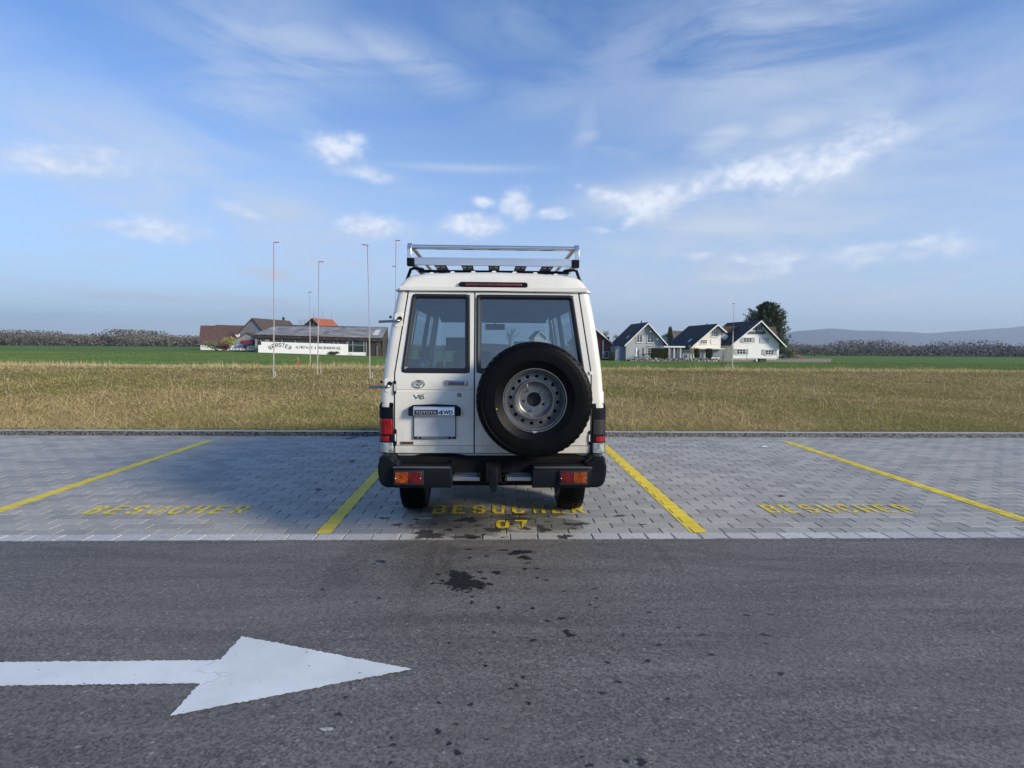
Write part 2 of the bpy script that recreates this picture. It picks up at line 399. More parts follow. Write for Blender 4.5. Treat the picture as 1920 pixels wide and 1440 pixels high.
# pale chips in the aggregate, small and large
chip = T_.m('MULTIPLY', T_.m('GREATER_THAN', s2.outputs[1], .90), T_.m('LESS_THAN', v2.outputs['Distance'], T_.m('ADD', .10, T_.m('MULTIPLY', s2.outputs[2], .28))))
base = T_.mix(T_.m('MULTIPLY', chip, .5), base, (.40, .40, .41, 1))
chip3 = T_.m('MULTIPLY', T_.m('GREATER_THAN', s3.outputs[1], .975), T_.m('LESS_THAN', v3.outputs['Distance'], .11))
base = T_.mix(T_.m('MULTIPLY', chip3, .55), base, (.46, .46, .45, 1))
pit = T_.m('MULTIPLY', T_.m('GREATER_THAN', s2.outputs[0], .86), T_.m('LESS_THAN', v2.outputs['Distance'], .30))
base = T_.mix(T_.m('MULTIPLY', pit, .45), base, (.025, .026, .030, 1))
T_.l(base, b.inputs['Base Color']); b.inputs['Roughness'].default_value = .72; b.inputs['Specular IOR Level'].default_value = .4
bn = T_.n('ShaderNodeBump'); bn.inputs['Strength'].default_value = .75; bn.inputs['Distance'].default_value = .004
T_.l(T_.m('ADD', T_.m('MULTIPLY', s1.outputs[1], .6), T_.m('ADD', fine, T_.m('MULTIPLY', chip, .6))), bn.inputs['Height']); T_.l(bn.outputs[0], b.inputs['Normal'])
M['asphalt'] = m
bb = MB(); bb.add([(-60, -40, 0), (60, -40, 0), (60, Y_ROAD, 0), (-60, Y_ROAD, 0)], [(0, 1, 2, 3)])
road = bb.build('road', M['asphalt'], kind='structure')

# concrete of the pavers
def conc(name, lo, hi, rough=.7, bl=1.0):
    m, T_, b, out = new_mat(name)
    tc = T_.n('ShaderNodeTexCoord'); g = T_.n('ShaderNodeNewGeometry'); oi = T_.n('ShaderNodeObjectInfo')
    pv = g.outputs['Position']
    rnd = T_.m('FRACT', T_.m('ADD', g.outputs['Random Per Island'], T_.m('MULTIPLY', oi.outputs['Random'], 7.31)))
    n1 = T_.noise(pv, .55, 4, .6); n2 = T_.noise(pv, 60, 4, .75); n3 = T_.noise(T_.mapv(pv, scale=(1, 3, 1)), 2.6, 5, .6)
    f = T_.m('ADD', T_.m('MULTIPLY', rnd, .46), T_.m('ADD', T_.m('MULTIPLY', n1, .34), T_.m('ADD', T_.m('MULTIPLY', n2, .42), T_.m('MULTIPLY', n3, .36))))
    c = T_.mix(T_.ramp(f, .34, 1.16), lo+(1,), hi+(1,))
    vv = vor(T_, pv, 130); sc = T_.n('ShaderNodeSeparateColor'); T_.l(vv.outputs['Color'], sc.inputs[0])
    c = T_.mix(T_.m('MULTIPLY', T_.m('GREATER_THAN', sc.outputs[0], .91), .5), c, (.42, .42, .40, 1))
    c = T_.mix(T_.m('MULTIPLY', T_.m('GREATER_THAN', sc.outputs[1], .91), .5), c, (.06, .062, .066, 1))
    T_.l(c, b.inputs['Base Color']); b.inputs['Roughness'].default_value = rough
    bn = T_.n('ShaderNodeBump'); bn.inputs['Strength'].default_value = .45; bn.inputs['Distance'].default_value = .003
    T_.l(n2, bn.inputs['Height']); T_.l(bn.outputs[0], b.inputs['Normal'])
    return m
M['paver'] = conc('concrete_paver', (.27, .254, .222), (.455, .425, .365), .62)
M['edge'] = conc('pale_edge_stone', (.44, .43, .40), (.62, .60, .56), .6)
M['joint'] = pm('joint_sand', (.075, .074, .070), .95, var=.4, scale=30)

GND_X0, GND_X1 = -16.0, 16.0
bb = MB(); bb.box(-60, 60, Y_ROAD, Y_KERB+.01, -.20, -.005)
pavement = bb.build('parking_pavement', M['joint'], kind='structure')

PL, PW = .2615, (Y_KERB-Y_PAVE)/36
def paver_geo(L, W, h=.06, gx=.0028, gy=.0009, c=.005):
    x0, x1, y0, y1 = -L/2+gx, L/2-gx, -W/2+gy, W/2-gy
    vs = [(x0,y0,-h),(x1,y0,-h),(x1,y1,-h),(x0,y1,-h),(x0,y0,-c),(x1,y0,-c),(x1,y1,-c),(x0,y1,-c),(x0+c,y0+c*.6,0),(x1-c,y0+c*.6,0),(x1-c,y1-c*.6,0),(x0+c,y1-c*.6,0)]
    fs = [(8,9,10,11)]+[(4+i, 4+(i+1) % 4, 8+(i+1) % 4, 8+i) for i in range(4)]+[(i, (i+1) % 4, 4+(i+1) % 4, 4+i) for i in range(4)]
    return vs, fs
pvs, pfs = paver_geo(PL, PW)
pme = bpy.data.meshes.new('paver'); pme.from_pydata(pvs, [], pfs); pme.materials.append(M['paver'])
cells = []; near = []; rects = []
pr = random.Random(3)
for j in range(36):
    yc = Y_PAVE+(j+.5)*PW; o_ = (PL/2 if j % 2 else 0)-.017
    i0 = int((GND_X0-2)/PL) if j >= 0 else 0
    lim = .62*(yc+6)+9
    n0, n1 = int(-lim/PL), int(lim/PL)
    for i in range(n0, n1+1):
        xc = i*PL+o_
        cells.append((xc, yc, j))
# those that show largest: nearest rows inside the photograph's field
vis = [c for c in cells if -.535 < c[0]/c[1] < .64 and not (-.75 < c[0] < .75 and 5.3 < c[1] < 9.3)]
vis.sort(key=lambda c: c[1]**2+c[0]**2*.3)
single = set(vis[:298])
big = MB()
for c in cells:
    dz = pr.uniform(-.0012, .0012)
    if c in single:
        place('paver', pme, (c[0], c[1], dz), pavement, rot=(pr.uniform(-.006, .006), pr.uniform(-.004, .004), pr.uniform(-.004, .004)))
    else:
        big.add([(v_[0]+c[0], v_[1]+c[1], v_[2]+dz) for v_ in pvs], pfs)
big.build('paver_field', M['paver'], pavement, kind='stuff')
# pale flush edge stones between paving and road
EL = .2235
evs, efs = paver_geo(EL, Y_PAVE-Y_ROAD, .08, .0035, .002, .006)
eme = bpy.data.meshes.new('edge_stone'); eme.from_pydata(evs, [], efs); eme.materials.append(M['edge'])
eb = empty('pavement_edge', (0, (Y_ROAD+Y_PAVE)/2, 0)); tag(eb, kind='structure')
for i in range(-24, 27):
    place('edge_stone', eme, (i*EL+.03, (Y_ROAD+Y_PAVE)/2, .0022+pr.uniform(-.001, .001)), eb, rot=(pr.uniform(-.006, .006), pr.uniform(-.004, .004), pr.uniform(-.008, .008)))

# granite kerb
m, T_, b, out = new_mat('granite')
g = T_.n('ShaderNodeNewGeometry'); pv = g.outputs['Position']
vv = vor(T_, pv, 70); sc = T_.n('ShaderNodeSeparateColor'); T_.l(vv.outputs['Color'], sc.inputs[0])
nn = T_.noise(pv, 22, 5, .7)
c = T_.mix(T_.ramp(T_.m('ADD', T_.m('MULTIPLY', sc.outputs[0], .5), T_.m('MULTIPLY', nn, .5)), .35, .68), (.018, .019, .021, 1), (.20, .20, .19, 1))  # face toned dark, its shade put into the stone colour
nz = T_.n('ShaderNodeSeparateXYZ'); T_.l(g.outputs['Normal'], nz.inputs[0])
T_.l(c, b.inputs['Base Color']); b.inputs['Roughness'].default_value = .8
bn = T_.n('ShaderNodeBump'); bn.inputs['Strength'].default_value = 1; bn.inputs['Distance'].default_value = .012; T_.l(nn, bn.inputs['Height']); T_.l(bn.outputs[0], b.inputs['Normal'])
M['granite'] = m
M['lit_granite'] = conc('lit_granite_top', (.34, .34, .32), (.50, .50, .47), .7)  # paler copy of the stone: light on the top put into the colour
kb = empty('kerb', (0, Y_KERB, 0)); tag(kb, kind='structure')
kx = -20.5; k_i = 0
kme = MB().box(-.497, .497, 0, KERB_W, -.12, KERB_H-.004); 
km = bpy.data.meshes.new('kerb_stone'); km.from_pydata(kme.v, [], kme.f); km.materials.append(M['granite'])
kt = MB().box(-.497, .497, .004, KERB_W, KERB_H-.0045, KERB_H)
ktm = bpy.data.meshes.new('kerb_top'); ktm.from_pydata(kt.v, [], kt.f); ktm.materials.append(M['lit_granite'])
for i in range(41):
    s_ = place('kerb_stone', km, (kx+i, Y_KERB, pr.uniform(-.003, .003)), kb)
    t_ = bpy.data.objects.new('kerb_top', ktm); col.objects.link(t_); t_.parent = s_

# ragged lip of the asphalt against the edge stones
lip = MB(); xs5 = np.arange(-9, 10, .012); n5 = len(xs5); w5 = np.cumsum(rng.normal(0, .0016, n5)); w5 = (w5-np.convolve(w5, np.ones(60)/60, 'same')).clip(-.006, .008)+rng.normal(0, .0012, n5)
lip.add([(x_, Y_ROAD-.03, .0022) for x_ in xs5]+[(xs5[i], Y_ROAD+.003+w5[i], .0062) for i in range(n5)], [(i, i+1, n5+i+1, n5+i) for i in range(n5-1)])
lip.build1('asphalt_lip', M['asphalt'], road)
# painted markings: convex pieces clipped to the pavers they lie on
def clip(poly, x0, x1, y0, y1):
    def cut(P, f_, g_):
        o = []
        for i in range(len(P)):
            a, b_ = P[i-1], P[i]; fa, fb = f_(a), f_(b_)
            if (fa >= 0) != (fb >= 0):
                t = fa/(fa-fb); o.append((a[0]+(b_[0]-a[0])*t, a[1]+(b_[1]-a[1])*t))
            if fb >= 0: o.append(b_)
        return o
    for f_ in (lambda p: p[0]-x0, lambda p: x1-p[0], lambda p: p[1]-y0, lambda p: y1-p[1]):
        if len(poly) < 3: return []
        poly = cut(poly, f_, None)
    return poly if len(poly) >= 3 else []
def paint_on_pavers(polys, name, m, parent, z=.0035):
    mb = MB()
    for k, P in enumerate(polys):
        bx0, bx1 = min(p[0] for p in P), max(p[0] for p in P); by0, by1 = min(p[1] for p in P), max(p[1] for p in P)
        for (xc, yc, j) in cells:
            if xc+PL/2 < bx0 or xc-PL/2 > bx1 or yc+PW/2 < by0 or yc-PW/2 > by1: continue
            q = clip(list(P), xc-PL/2+.0065, xc+PL/2-.0065, yc-PW/2+.0022, yc+PW/2-.0022)
            if q: mb.add([(p[0], p[1], z+.00025*(k % 6)) for p in q], [tuple(range(len(q)))])
    return mb.build(name, m, parent)
def paint_mat(name, c, wear, wearc, rough=.55, scale=30, bal=.60):
    m, T_, b, out = new_mat(name)
    g = T_.n('ShaderNodeNewGeometry'); pv = g.outputs['Position']
    n1 = T_.noise(pv, scale, 6, .75); n2 = T_.noise(pv, 2.2, 4, .6); n3 = T_.noise(pv, scale*5, 3, .7)
    w = T_.ramp(T_.m('ADD', T_.m('MULTIPLY', n1, .6), T_.m('ADD', T_.m('MULTIPLY', n2, .2), T_.m('MULTIPLY', n3, .25))), bal, bal+.12)
    a = tuple(k*.86 for k in c)+(1,)
    cc_ = T_.mix(T_.ramp(n2, .35, .65), c+(1,), a)
    T_.l(T_.mix(T_.m('MULTIPLY', w, wear), cc_, wearc+(1,)), b.inputs['Base Color']); b.inputs['Roughness'].default_value = rough
    bn = T_.n('ShaderNodeBump'); bn.inputs['Strength'].default_value = .4; bn.inputs['Distance'].default_value = .003; T_.l(n1, bn.inputs['Height']); T_.l(bn.outputs[0], b.inputs['Normal'])
    return m
M['yellow'] = paint_mat('yellow_road_paint', (.90, .66, .012), .6, (.28, .25, .17))
M['yellow2'] = paint_mat('worn_yellow_stencil_paint', (.86, .64, .015), .7, (.28, .26, .20), bal=.565)
for k, (x0, x1) in enumerate([(-1.452, -1.328), (1.655, 1.80), (4.775, 4.915), (-4.60, -4.47)]):
    paint_on_pavers([[(x0, Y_PAVE), (x1, Y_PAVE), (x1, 9.19), (x0, 9.19)]], 'painted_line', M['yellow'], pavement)

# stroke lettering
GL = {
 'A': [[(0,0),(.5,1),(1,0)],[(.19,.36),(.81,.36)]], 'B': [[(0,0),(0,1),(.78,1),(1,.86),(1,.66),(.8,.53),(0,.53)],[(.8,.53),(1,.38),(1,.14),(.8,0),(0,0)]],
 'C': [[(1,.78),(.78,1),(.22,1),(0,.75),(0,.25),(.22,0),(.78,0),(1,.22)]], 'D': [[(0,0),(0,1),(.7,1),(1,.75),(1,.25),(.7,0),(0,0)]],
 'E': [[(1,1),(0,1),(0,0),(1,0)],[(0,.52),(.75,.52)]], 'G': [[(1,.78),(.78,1),(.22,1),(0,.75),(0,.25),(.22,0),(.78,0),(1,.2),(1,.48),(.6,.48)]],
 'H': [[(0,0),(0,1)],[(1,0),(1,1)],[(0,.5),(1,.5)]], 'I': [[(.5,0),(.5,1)]], 'L': [[(0,1),(0,0),(1,0)]], 'M': [[(0,0),(0,1),(.5,.35),(1,1),(1,0)]],
 'N': [[(0,0),(0,1),(1,0),(1,1)]], 'R': [[(0,0),(0,1),(.78,1),(1,.86),(1,.62),(.78,.48),(0,.48)],[(.55,.48),(1,0)]],
 'S': [[(1,.8),(.8,1),(.2,1),(0,.82),(0,.66),(.2,.53),(.8,.47),(1,.34),(1,.18),(.8,0),(.2,0),(0,.2)]], 'T': [[(0,1),(1,1)],[(.5,1),(.5,0)]],
 'U': [[(0,1),(0,.22),(.2,0),(.8,0),(1,.22),(1,1)]], 'V': [[(0,1),(.5,0),(1,1)]], '0': [[(.40,1),(.2,.97),(0,.75),(0,.25),(.2,.03),(.40,0)],[(.60,0),(.8,.03),(1,.25),(1,.75),(.8,.97),(.60,1)]],
 '7': [[(0,1),(1,1),(.35,0)]], '&': [[(1,.3),(.6,0),(.2,0),(0,.2),(.1,.42),(.75,.78),(.6,1),(.3,1),(.15,.8),(1,0)]], 'Y': [[(0,1),(.5,.5),(1,1)],[(.5,.5),(.5,0)]], ' ': []}
def stroke_polys(ch, x0, y0, w, h, th, gaps=False, serif=0):
    out = []
    for P in GL[ch]:
        Q = [(x0+th/2+p[0]*(w-th), y0+th/2+p[1]*(h-th)) for p in P]
        for i in range(len(Q)-1):
            a, b_ = Vector(Q[i]), Vector(Q[i+1]); d = (b_-a)
            if d.length < 1e-6: continue
            u = d.normalized(); nrm = Vector((-u.y, u.x))*th/2; e = u*th*.42
            if gaps and d.length > h*.45 and abs(u.y) > .5: # stencil bridge
                m1 = a+d*.46; m2 = a+d*.56
                for s0, s1 in ((a-e, m1), (m2, b_+e)): out.append([tuple(s0-nrm), tuple(s1-nrm), tuple(s1+nrm), tuple(s0+nrm)])
            else:
                out.append([tuple(a-e-nrm), tuple(b_+e-nrm), tuple(b_+e+nrm), tuple(a-e+nrm)])
        if serif:
            for q, r_ in ((Q[0], Q[1]), (Q[-1], Q[-2])):
                if abs(q[0]-r_[0]) < abs(q[1]-r_[1])*1.2:
                    out.append([(q[0]-serif, q[1]-th*.42), (q[0]+serif, q[1]-th*.42), (q[0]+serif, q[1]+th*.42), (q[0]-serif, q[1]+th*.42)])
    return out
def ground_word(word, X0, X1, Y0, Y1, th, fill=.66, gaps=True):
    n = len(word); pitch = (X1-X0)/(n-1+fill); P = []
    for i, ch in enumerate(word): P += stroke_polys(ch, X0+i*pitch, Y0, pitch*fill, Y1-Y0, th, gaps)
    return P
for dx in (-3.160, 0, 3.172):
    paint_on_pavers(ground_word('BESUCHER', -.565+dx, .865+dx, 5.180, 5.445, .036), 'painted_word', M['yellow2'], pavement, z=.0046)
    if dx == 0: paint_on_pavers(ground_word('07', .03, .307, 4.745, 4.972, .036, .70), 'painted_number', M['yellow2'], pavement, z=.0046)

# white arrow on the asphalt, with a ragged edge and cracks
m = paint_mat('white_road_paint', (.76, .79, .76), .9, (.09, .095, .10), scale=55, bal=.655)
t = m.node_tree; T_ = NT(t); b = next(n_ for n_ in t.nodes if n_.type == 'BSDF_PRINCIPLED')
src = b.inputs['Base Color'].links[0].from_socket
g = T_.n('ShaderNodeNewGeometry')
wv = T_.n('ShaderNodeVectorMath'); wv.operation = 'ADD'; nz_ = T_.n('ShaderNodeTexNoise'); nz_.inputs['Scale'].default_value = 9; nz_.inputs['Detail'].default_value = 5; T_.l(g.outputs['Position'], nz_.inputs['Vector'])
sc_ = T_.n('ShaderNodeVectorMath'); sc_.operation = 'SCALE'; T_.l(nz_.outputs['Color'], sc_.inputs[0]); sc_.inputs['Scale'].default_value = .12
T_.l(g.outputs['Position'], wv.inputs[0]); T_.l(sc_.outputs[0], wv.inputs[1])
cr = vor(T_, wv.outputs[0], 5.5, 'DISTANCE_TO_EDGE')
crk = T_.m('MULTIPLY', T_.ramp(cr.outputs['Distance'], .009, .002), T_.ramp(T_.noise(g.outputs['Position'], 3.2, 4), .54, .66))
spk = T_.ramp(T_.noise(g.outputs['Position'], 38, 3, .6), .690, .735)
T_.l(T_.mix(T_.m('MAXIMUM', T_.m('MULTIPLY', crk, .6), spk), src, (.055, .058, .065, 1)), b.inputs['Base Color'])
M['white'] = m
ar = [(-.385, 2.645), (-1.325, 2.972), (-1.330, 2.742), (-3.6, 2.742), (-3.6, 2.548), (-1.330, 2.548), (-1.335, 2.318)]
def ragged(P, step=.010, amp=.0030):
    out = []
    for i in range(len(P)):
        a, b_ = Vector(P[i]), Vector(P[(i+1) % len(P)]); d = b_-a; k = max(1, int(d.length/step))
        nrm = Vector((-d.y, d.x)).normalized()
        for j in range(k):
            w_ = rng.normal(0, amp) if j else 0
            out.append(tuple(a+d*(j/k)+nrm*max(-.007, min(.004, w_))))
    return out
P = ragged(ar)
bb = MB(); bb.add([(p[0], p[1], .004) for p in P], [tuple(range(len(P)))])
bb.build('painted_arrow', M['white'], road)

# dark oil and water stains
def stain_mat(name, c, rough, alpha=.9):
    m, T_, b, out = new_mat(name)
    b.inputs['Base Color'].default_value = c+(1,); b.inputs['Roughness'].default_value = rough
    at_ = T_.n('ShaderNodeAttribute'); at_.attribute_name = 'edge'
    g = T_.n('ShaderNodeNewGeometry')
    n1 = T_.noise(g.outputs['Position'], 70, 5, .8)
    a = T_.ramp(T_.m('ADD', at_.outputs['Fac'], T_.m('MULTIPLY', T_.m('SUBTRACT', n1, .5), 1.3)), .18, .40)
    tr = T_.n('ShaderNodeBsdfTransparent'); mx = T_.n('ShaderNodeMixShader'); T_.l(T_.m('MULTIPLY', a, alpha), mx.inputs[0]); T_.l(tr.outputs[0], mx.inputs[1]); T_.l(b.outputs[0], mx.inputs[2]); T_.l(mx.outputs[0], out.inputs[0])
    return m
M['oil'] = stain_mat('oil_stain', (.016, .017, .021), .5, .72)
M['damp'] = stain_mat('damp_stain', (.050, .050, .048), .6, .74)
M['faint'] = stain_mat('faint_stain', (.055, .053, .052), .7, .10)
M['faint2'] = stain_mat('faint_damp', (.07, .07, .066), .6, .34)
def stain(px, py, wpx, hpx, parent, m, z, seed, name='oil_stain', tilt=0):
    rr = random.Random(seed); c = on_ground(px, py)
    a = on_ground(px-wpx/2, py); b_ = on_ground(px+wpx/2, py); rx = (b_-a).length/2
    ry = (on_ground(px, py-hpx/2).y-on_ground(px, py+hpx/2).y)/2
    n = 36; ph = [rr.uniform(0, 6.28) for _ in range(6)]
    vs = [(c.x, c.y, z)]; ed = [1.0]
    for ring, e_ in ((.5, .75), (1.0, .32), (1.28, 0)):
        for j in range(n):
            q = 2*math.pi*j/n
            k = 1+.22*math.sin(2*q+ph[0])+.2*math.sin(3*q+ph[1])+.14*math.sin(5*q+ph[2])+.12*math.sin(9*q+ph[3])+.10*math.sin(14*q+ph[4])
            dx, dy = math.cos(q)*rx*k*ring, math.sin(q)*ry*k*ring
            ct, st = math.cos(R(tilt)), math.sin(R(tilt))
            vs.append((c.x+dx*ct-dy*st, c.y+dx*st+dy*ct, z)); ed.append(e_)
    fs = [(0, 1+j, 1+(j+1) % n) for j in range(n)]
    for k in range(2):
        for j in range(n): fs.append((1+k*n+j, 1+(k+1)*n+j, 1+(k+1)*n+(j+1) % n, 1+k*n+(j+1) % n))
    mb = MB(); mb.add(vs, fs); o = mb.build(name, m, parent)
    at_ = o.data.attributes.new('edge', 'FLOAT', 'POINT'); at_.data.foreach_set('value', ed)
    return o
SP = [(868,1090,84,36),(975,1036,52,9),(984,1046,26,9),(945,1032,22,4),(990,1056,14,3),(985,1067,12,4),(1008,1066,12,3),(715,1053,22,7),(700,1058,10,3),(931,1074,24,6),(880,1046,12,3),(878,1030,14,3),
 (913,1043,12,3),(886,1119,9,4),(1007,1084,10,3),(1025,1088,11,3),(935,1140,10,6),(999,1141,10,5),(1054,1160,18,5),(1027,1165,10,5),(1069,1191,22,9),(1062,1184,14,8),(1000,1201,14,6),(927,1186,10,4),(842,1206,8,4),
 (1141,1243,12,6),(911,1249,9,6),(981,1270,10,5),(969,1286,11,7),(958,1292,8,6),(1161,1279,14,6),(1128,1300,14,7),(992,1319,12,7),(883,1322,11,8),(823,1318,9,6),(635,1340,15,9),(648,1308,9,5),
 (856,1359,10,6),(822,1372,15,10),(842,1396,13,9),(858,1412,15,12),(738,1397,12,7),(735,1384,10,5),(711,1402,7,4),(732,1432,9,8),(1252,1311,14,6),(1215,1240,16,7),(1236,1210,12,4),(1169,1191,9,4),(1273,1177,10,4),
 (1318,1191,18,4),(1434,1191,18,5),(1465,1264,16,7),(1335,1228,12,5),(1400,1154,14,4),(1443,1153,12,3),(1218,1149,12,4),(1117,1140,10,3),(1107,1134,9,3),(1119,1122,12,3),(1203,1430,22,16),(1175,1428,10,10),(1105,1436,20,8),
 (605,1106,8,4),(710,1123,10,4),(668,1130,7,3),(913,1387,9,4),(900,1225,8,3),(885,1130,9,7),(1058,1109,8,3),(1116,1104,9,3),(1436,1207,8,4),(1092,1420,8,5)]
for k, s_ in enumerate(SP): stain(s_[0], s_[1], s_[2]*.8, s_[3]*.85, road, M['oil'], .0025, k+10, tilt=(28 if k == 1 else 0))
for k in range(16):   # splashes round the big stain
    a_ = random.uniform(0, 6.28); stain(868+math.cos(a_)*random.uniform(38, 62), 1088+math.sin(a_)*random.uniform(14, 24), random.uniform(5, 13), random.uniform(2, 5), road, M['oil'], .0031, 200+k)
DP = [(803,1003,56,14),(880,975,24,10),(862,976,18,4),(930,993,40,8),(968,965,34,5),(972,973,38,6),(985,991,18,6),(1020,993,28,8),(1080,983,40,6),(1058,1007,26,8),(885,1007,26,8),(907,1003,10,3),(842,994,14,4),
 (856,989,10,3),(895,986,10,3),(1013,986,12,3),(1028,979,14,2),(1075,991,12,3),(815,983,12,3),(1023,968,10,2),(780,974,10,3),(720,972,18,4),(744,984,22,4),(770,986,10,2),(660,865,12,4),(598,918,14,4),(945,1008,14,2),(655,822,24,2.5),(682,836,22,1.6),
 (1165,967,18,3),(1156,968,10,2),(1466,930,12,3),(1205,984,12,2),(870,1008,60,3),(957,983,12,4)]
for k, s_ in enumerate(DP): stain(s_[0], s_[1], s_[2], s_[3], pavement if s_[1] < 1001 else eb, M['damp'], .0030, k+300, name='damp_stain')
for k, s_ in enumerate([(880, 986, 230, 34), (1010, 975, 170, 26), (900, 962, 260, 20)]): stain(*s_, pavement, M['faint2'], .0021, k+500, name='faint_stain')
M['track'] = stain_mat('dusty_track', (.07, .065, .055), .8, .11)
for k, s_ in enumerate([(795, 1080, 26, 120), (838, 1060, 22, 90), (1250, 1045, 22, 60)]): stain(*s_, road, M['track'], .0020, k+600, name='faint_stain')
for k, s_ in enumerate([(640,1075,60,90),(820,1030,220,30),(700,1030,120,22),(1250,1030,260,14),(1380,1060,160,12),(800,1060,120,60)]):
    stain(*s_, road, M['faint'], .0018, k+400, name='faint_stain', tilt=(-14 if k in (3, 4) else 0))
# scrap of paper / pale chips
bb = MB(); c0 = on_ground(1434, 840)
bb.add([(c0.x-.06, c0.y, .012), (c0.x, c0.y-.02, .022), (c0.x+.07, c0.y+.01, .010), (c0.x+.02, c0.y+.05, .030)], [(0, 1, 2, 3)])
bb.build('paper_scrap', M['whitepl'], label='small white scrap of paper lying on the pavers right of the vehicle', cat='litter')
c0 = on_ground(613, 1369); rr = random.Random(9)
vs = [(c0.x+math.cos(q)*.035*rr.uniform(.6, 1.2), c0.y+math.sin(q)*.014*rr.uniform(.6, 1.2), .004) for q in np.linspace(0, 6.0, 9)]
M['dropping'] = pm('bird_dropping', (.42, .42, .40), .8, var=.3, scale=60)
bb = MB(); bb.add(vs, [tuple(range(9))]); bb.build('pale_splat', M['dropping'], road)

# meadow and field: one sheet to the horizon
m, T_, b, out = new_mat('field_ground')
g = T_.n('ShaderNodeNewGeometry'); pv = g.outputs['Position']; sp = T_.n('ShaderNodeSeparateXYZ'); T_.l(pv, sp.inputs[0])
n1 = T_.noise(pv, .35, 5, .6); n2 = T_.noise(pv, 9, 5, .75); n3 = T_.noise(T_.mapv(pv, scale=(.25, 1, 1)), .22, 4, .55); n4 = T_.noise(T_.mapv(pv, scale=(.12, 1.3, 1)), .5, 3, .5)
dry = T_.mix(T_.ramp(T_.m('ADD', T_.m('MULTIPLY', n1, .5), T_.m('MULTIPLY', n2, .5)), .38, .66), (.12, .11, .032, 1), (.24, .175, .070, 1))
gr = T_.mix(T_.ramp(T_.m('ADD', T_.m('MULTIPLY', n4, .55), T_.m('MULTIPLY', n2, .35)), .34, .62), (.085, .155, .036, 1), (.135, .205, .056, 1))
gr = T_.mix(T_.ramp(n3, .42, .7), gr, (.150, .205, .060, 1))
edge_y = T_.m('ADD', sp.outputs[1], T_.m('MULTIPLY', T_.m('SUBTRACT', n1, .5), 4.0))
T_.l(T_.mix(T_.ramp(edge_y, 37.5, 39.5), dry, gr), b.inputs['Base Color']); b.inputs['Roughness'].default_value = .95; b.inputs['Specular IOR Level'].default_value = .1
bn = T_.n('ShaderNodeBump'); bn.inputs['Strength'].default_value = .9; bn.inputs['Distance'].default_value = .06; T_.l(n2, bn.inputs['Height']); T_.l(bn.outputs[0], b.inputs['Normal'])
M['field'] = m
ys = [Y_KERB+KERB_W-.004]+[10.5+i*1.5 for i in range(20)]+[41, 44, 48, 54, 60, 70, 80, 90, 100, 115, 130, 150, 200, 320, 600, 1200, 3000, 9000]
xs_ = np.linspace(-1, 1, 61)
vs, nx = [], 61
for y_ in ys:
    w_ = 60+y_*1.6
    for x_ in xs_: vs.append((x_*w_, y_, terrain(x_*w_, y_) if y_ > 10.2 else KERB_H-.02))
fs = [(j*nx+i, j*nx+i+1, (j+1)*nx+i+1, (j+1)*nx+i) for j in range(len(ys)-1) for i in range(nx-1)]
bb = MB(); bb.add(vs, fs); bb.build('field_ground', M['field'], kind='structure', smooth=60)
bb = MB(); bb.add([(-9000, -9000, -.25), (9000, -9000, -.25), (9000, Y_KERB, -.25), (-9000, Y_KERB, -.25)], [(0, 1, 2, 3)])
bb.build('ground', M['field'], kind='structure')
# gravel path at the far left edge of the meadow
M['gravel'] = pm('path_gravel', (.30, .28, .27), .9, var=.2, scale=6, bump=.5, bscale=20)
bb = MB(); pts = [(-40, 38.5), (-30, 38.3), (-22, 38.0), (-17.6, 37.6), (-15.6, 37.2), (-17.2, 36.6), (-22, 36.1), (-30, 35.6), (-40, 35.4)]
bb.add([(p[0], p[1], KERB_H+.03) for p in pts], [tuple(range(len(pts)))]); bb.build('gravel_path', M['gravel'], kind='structure')

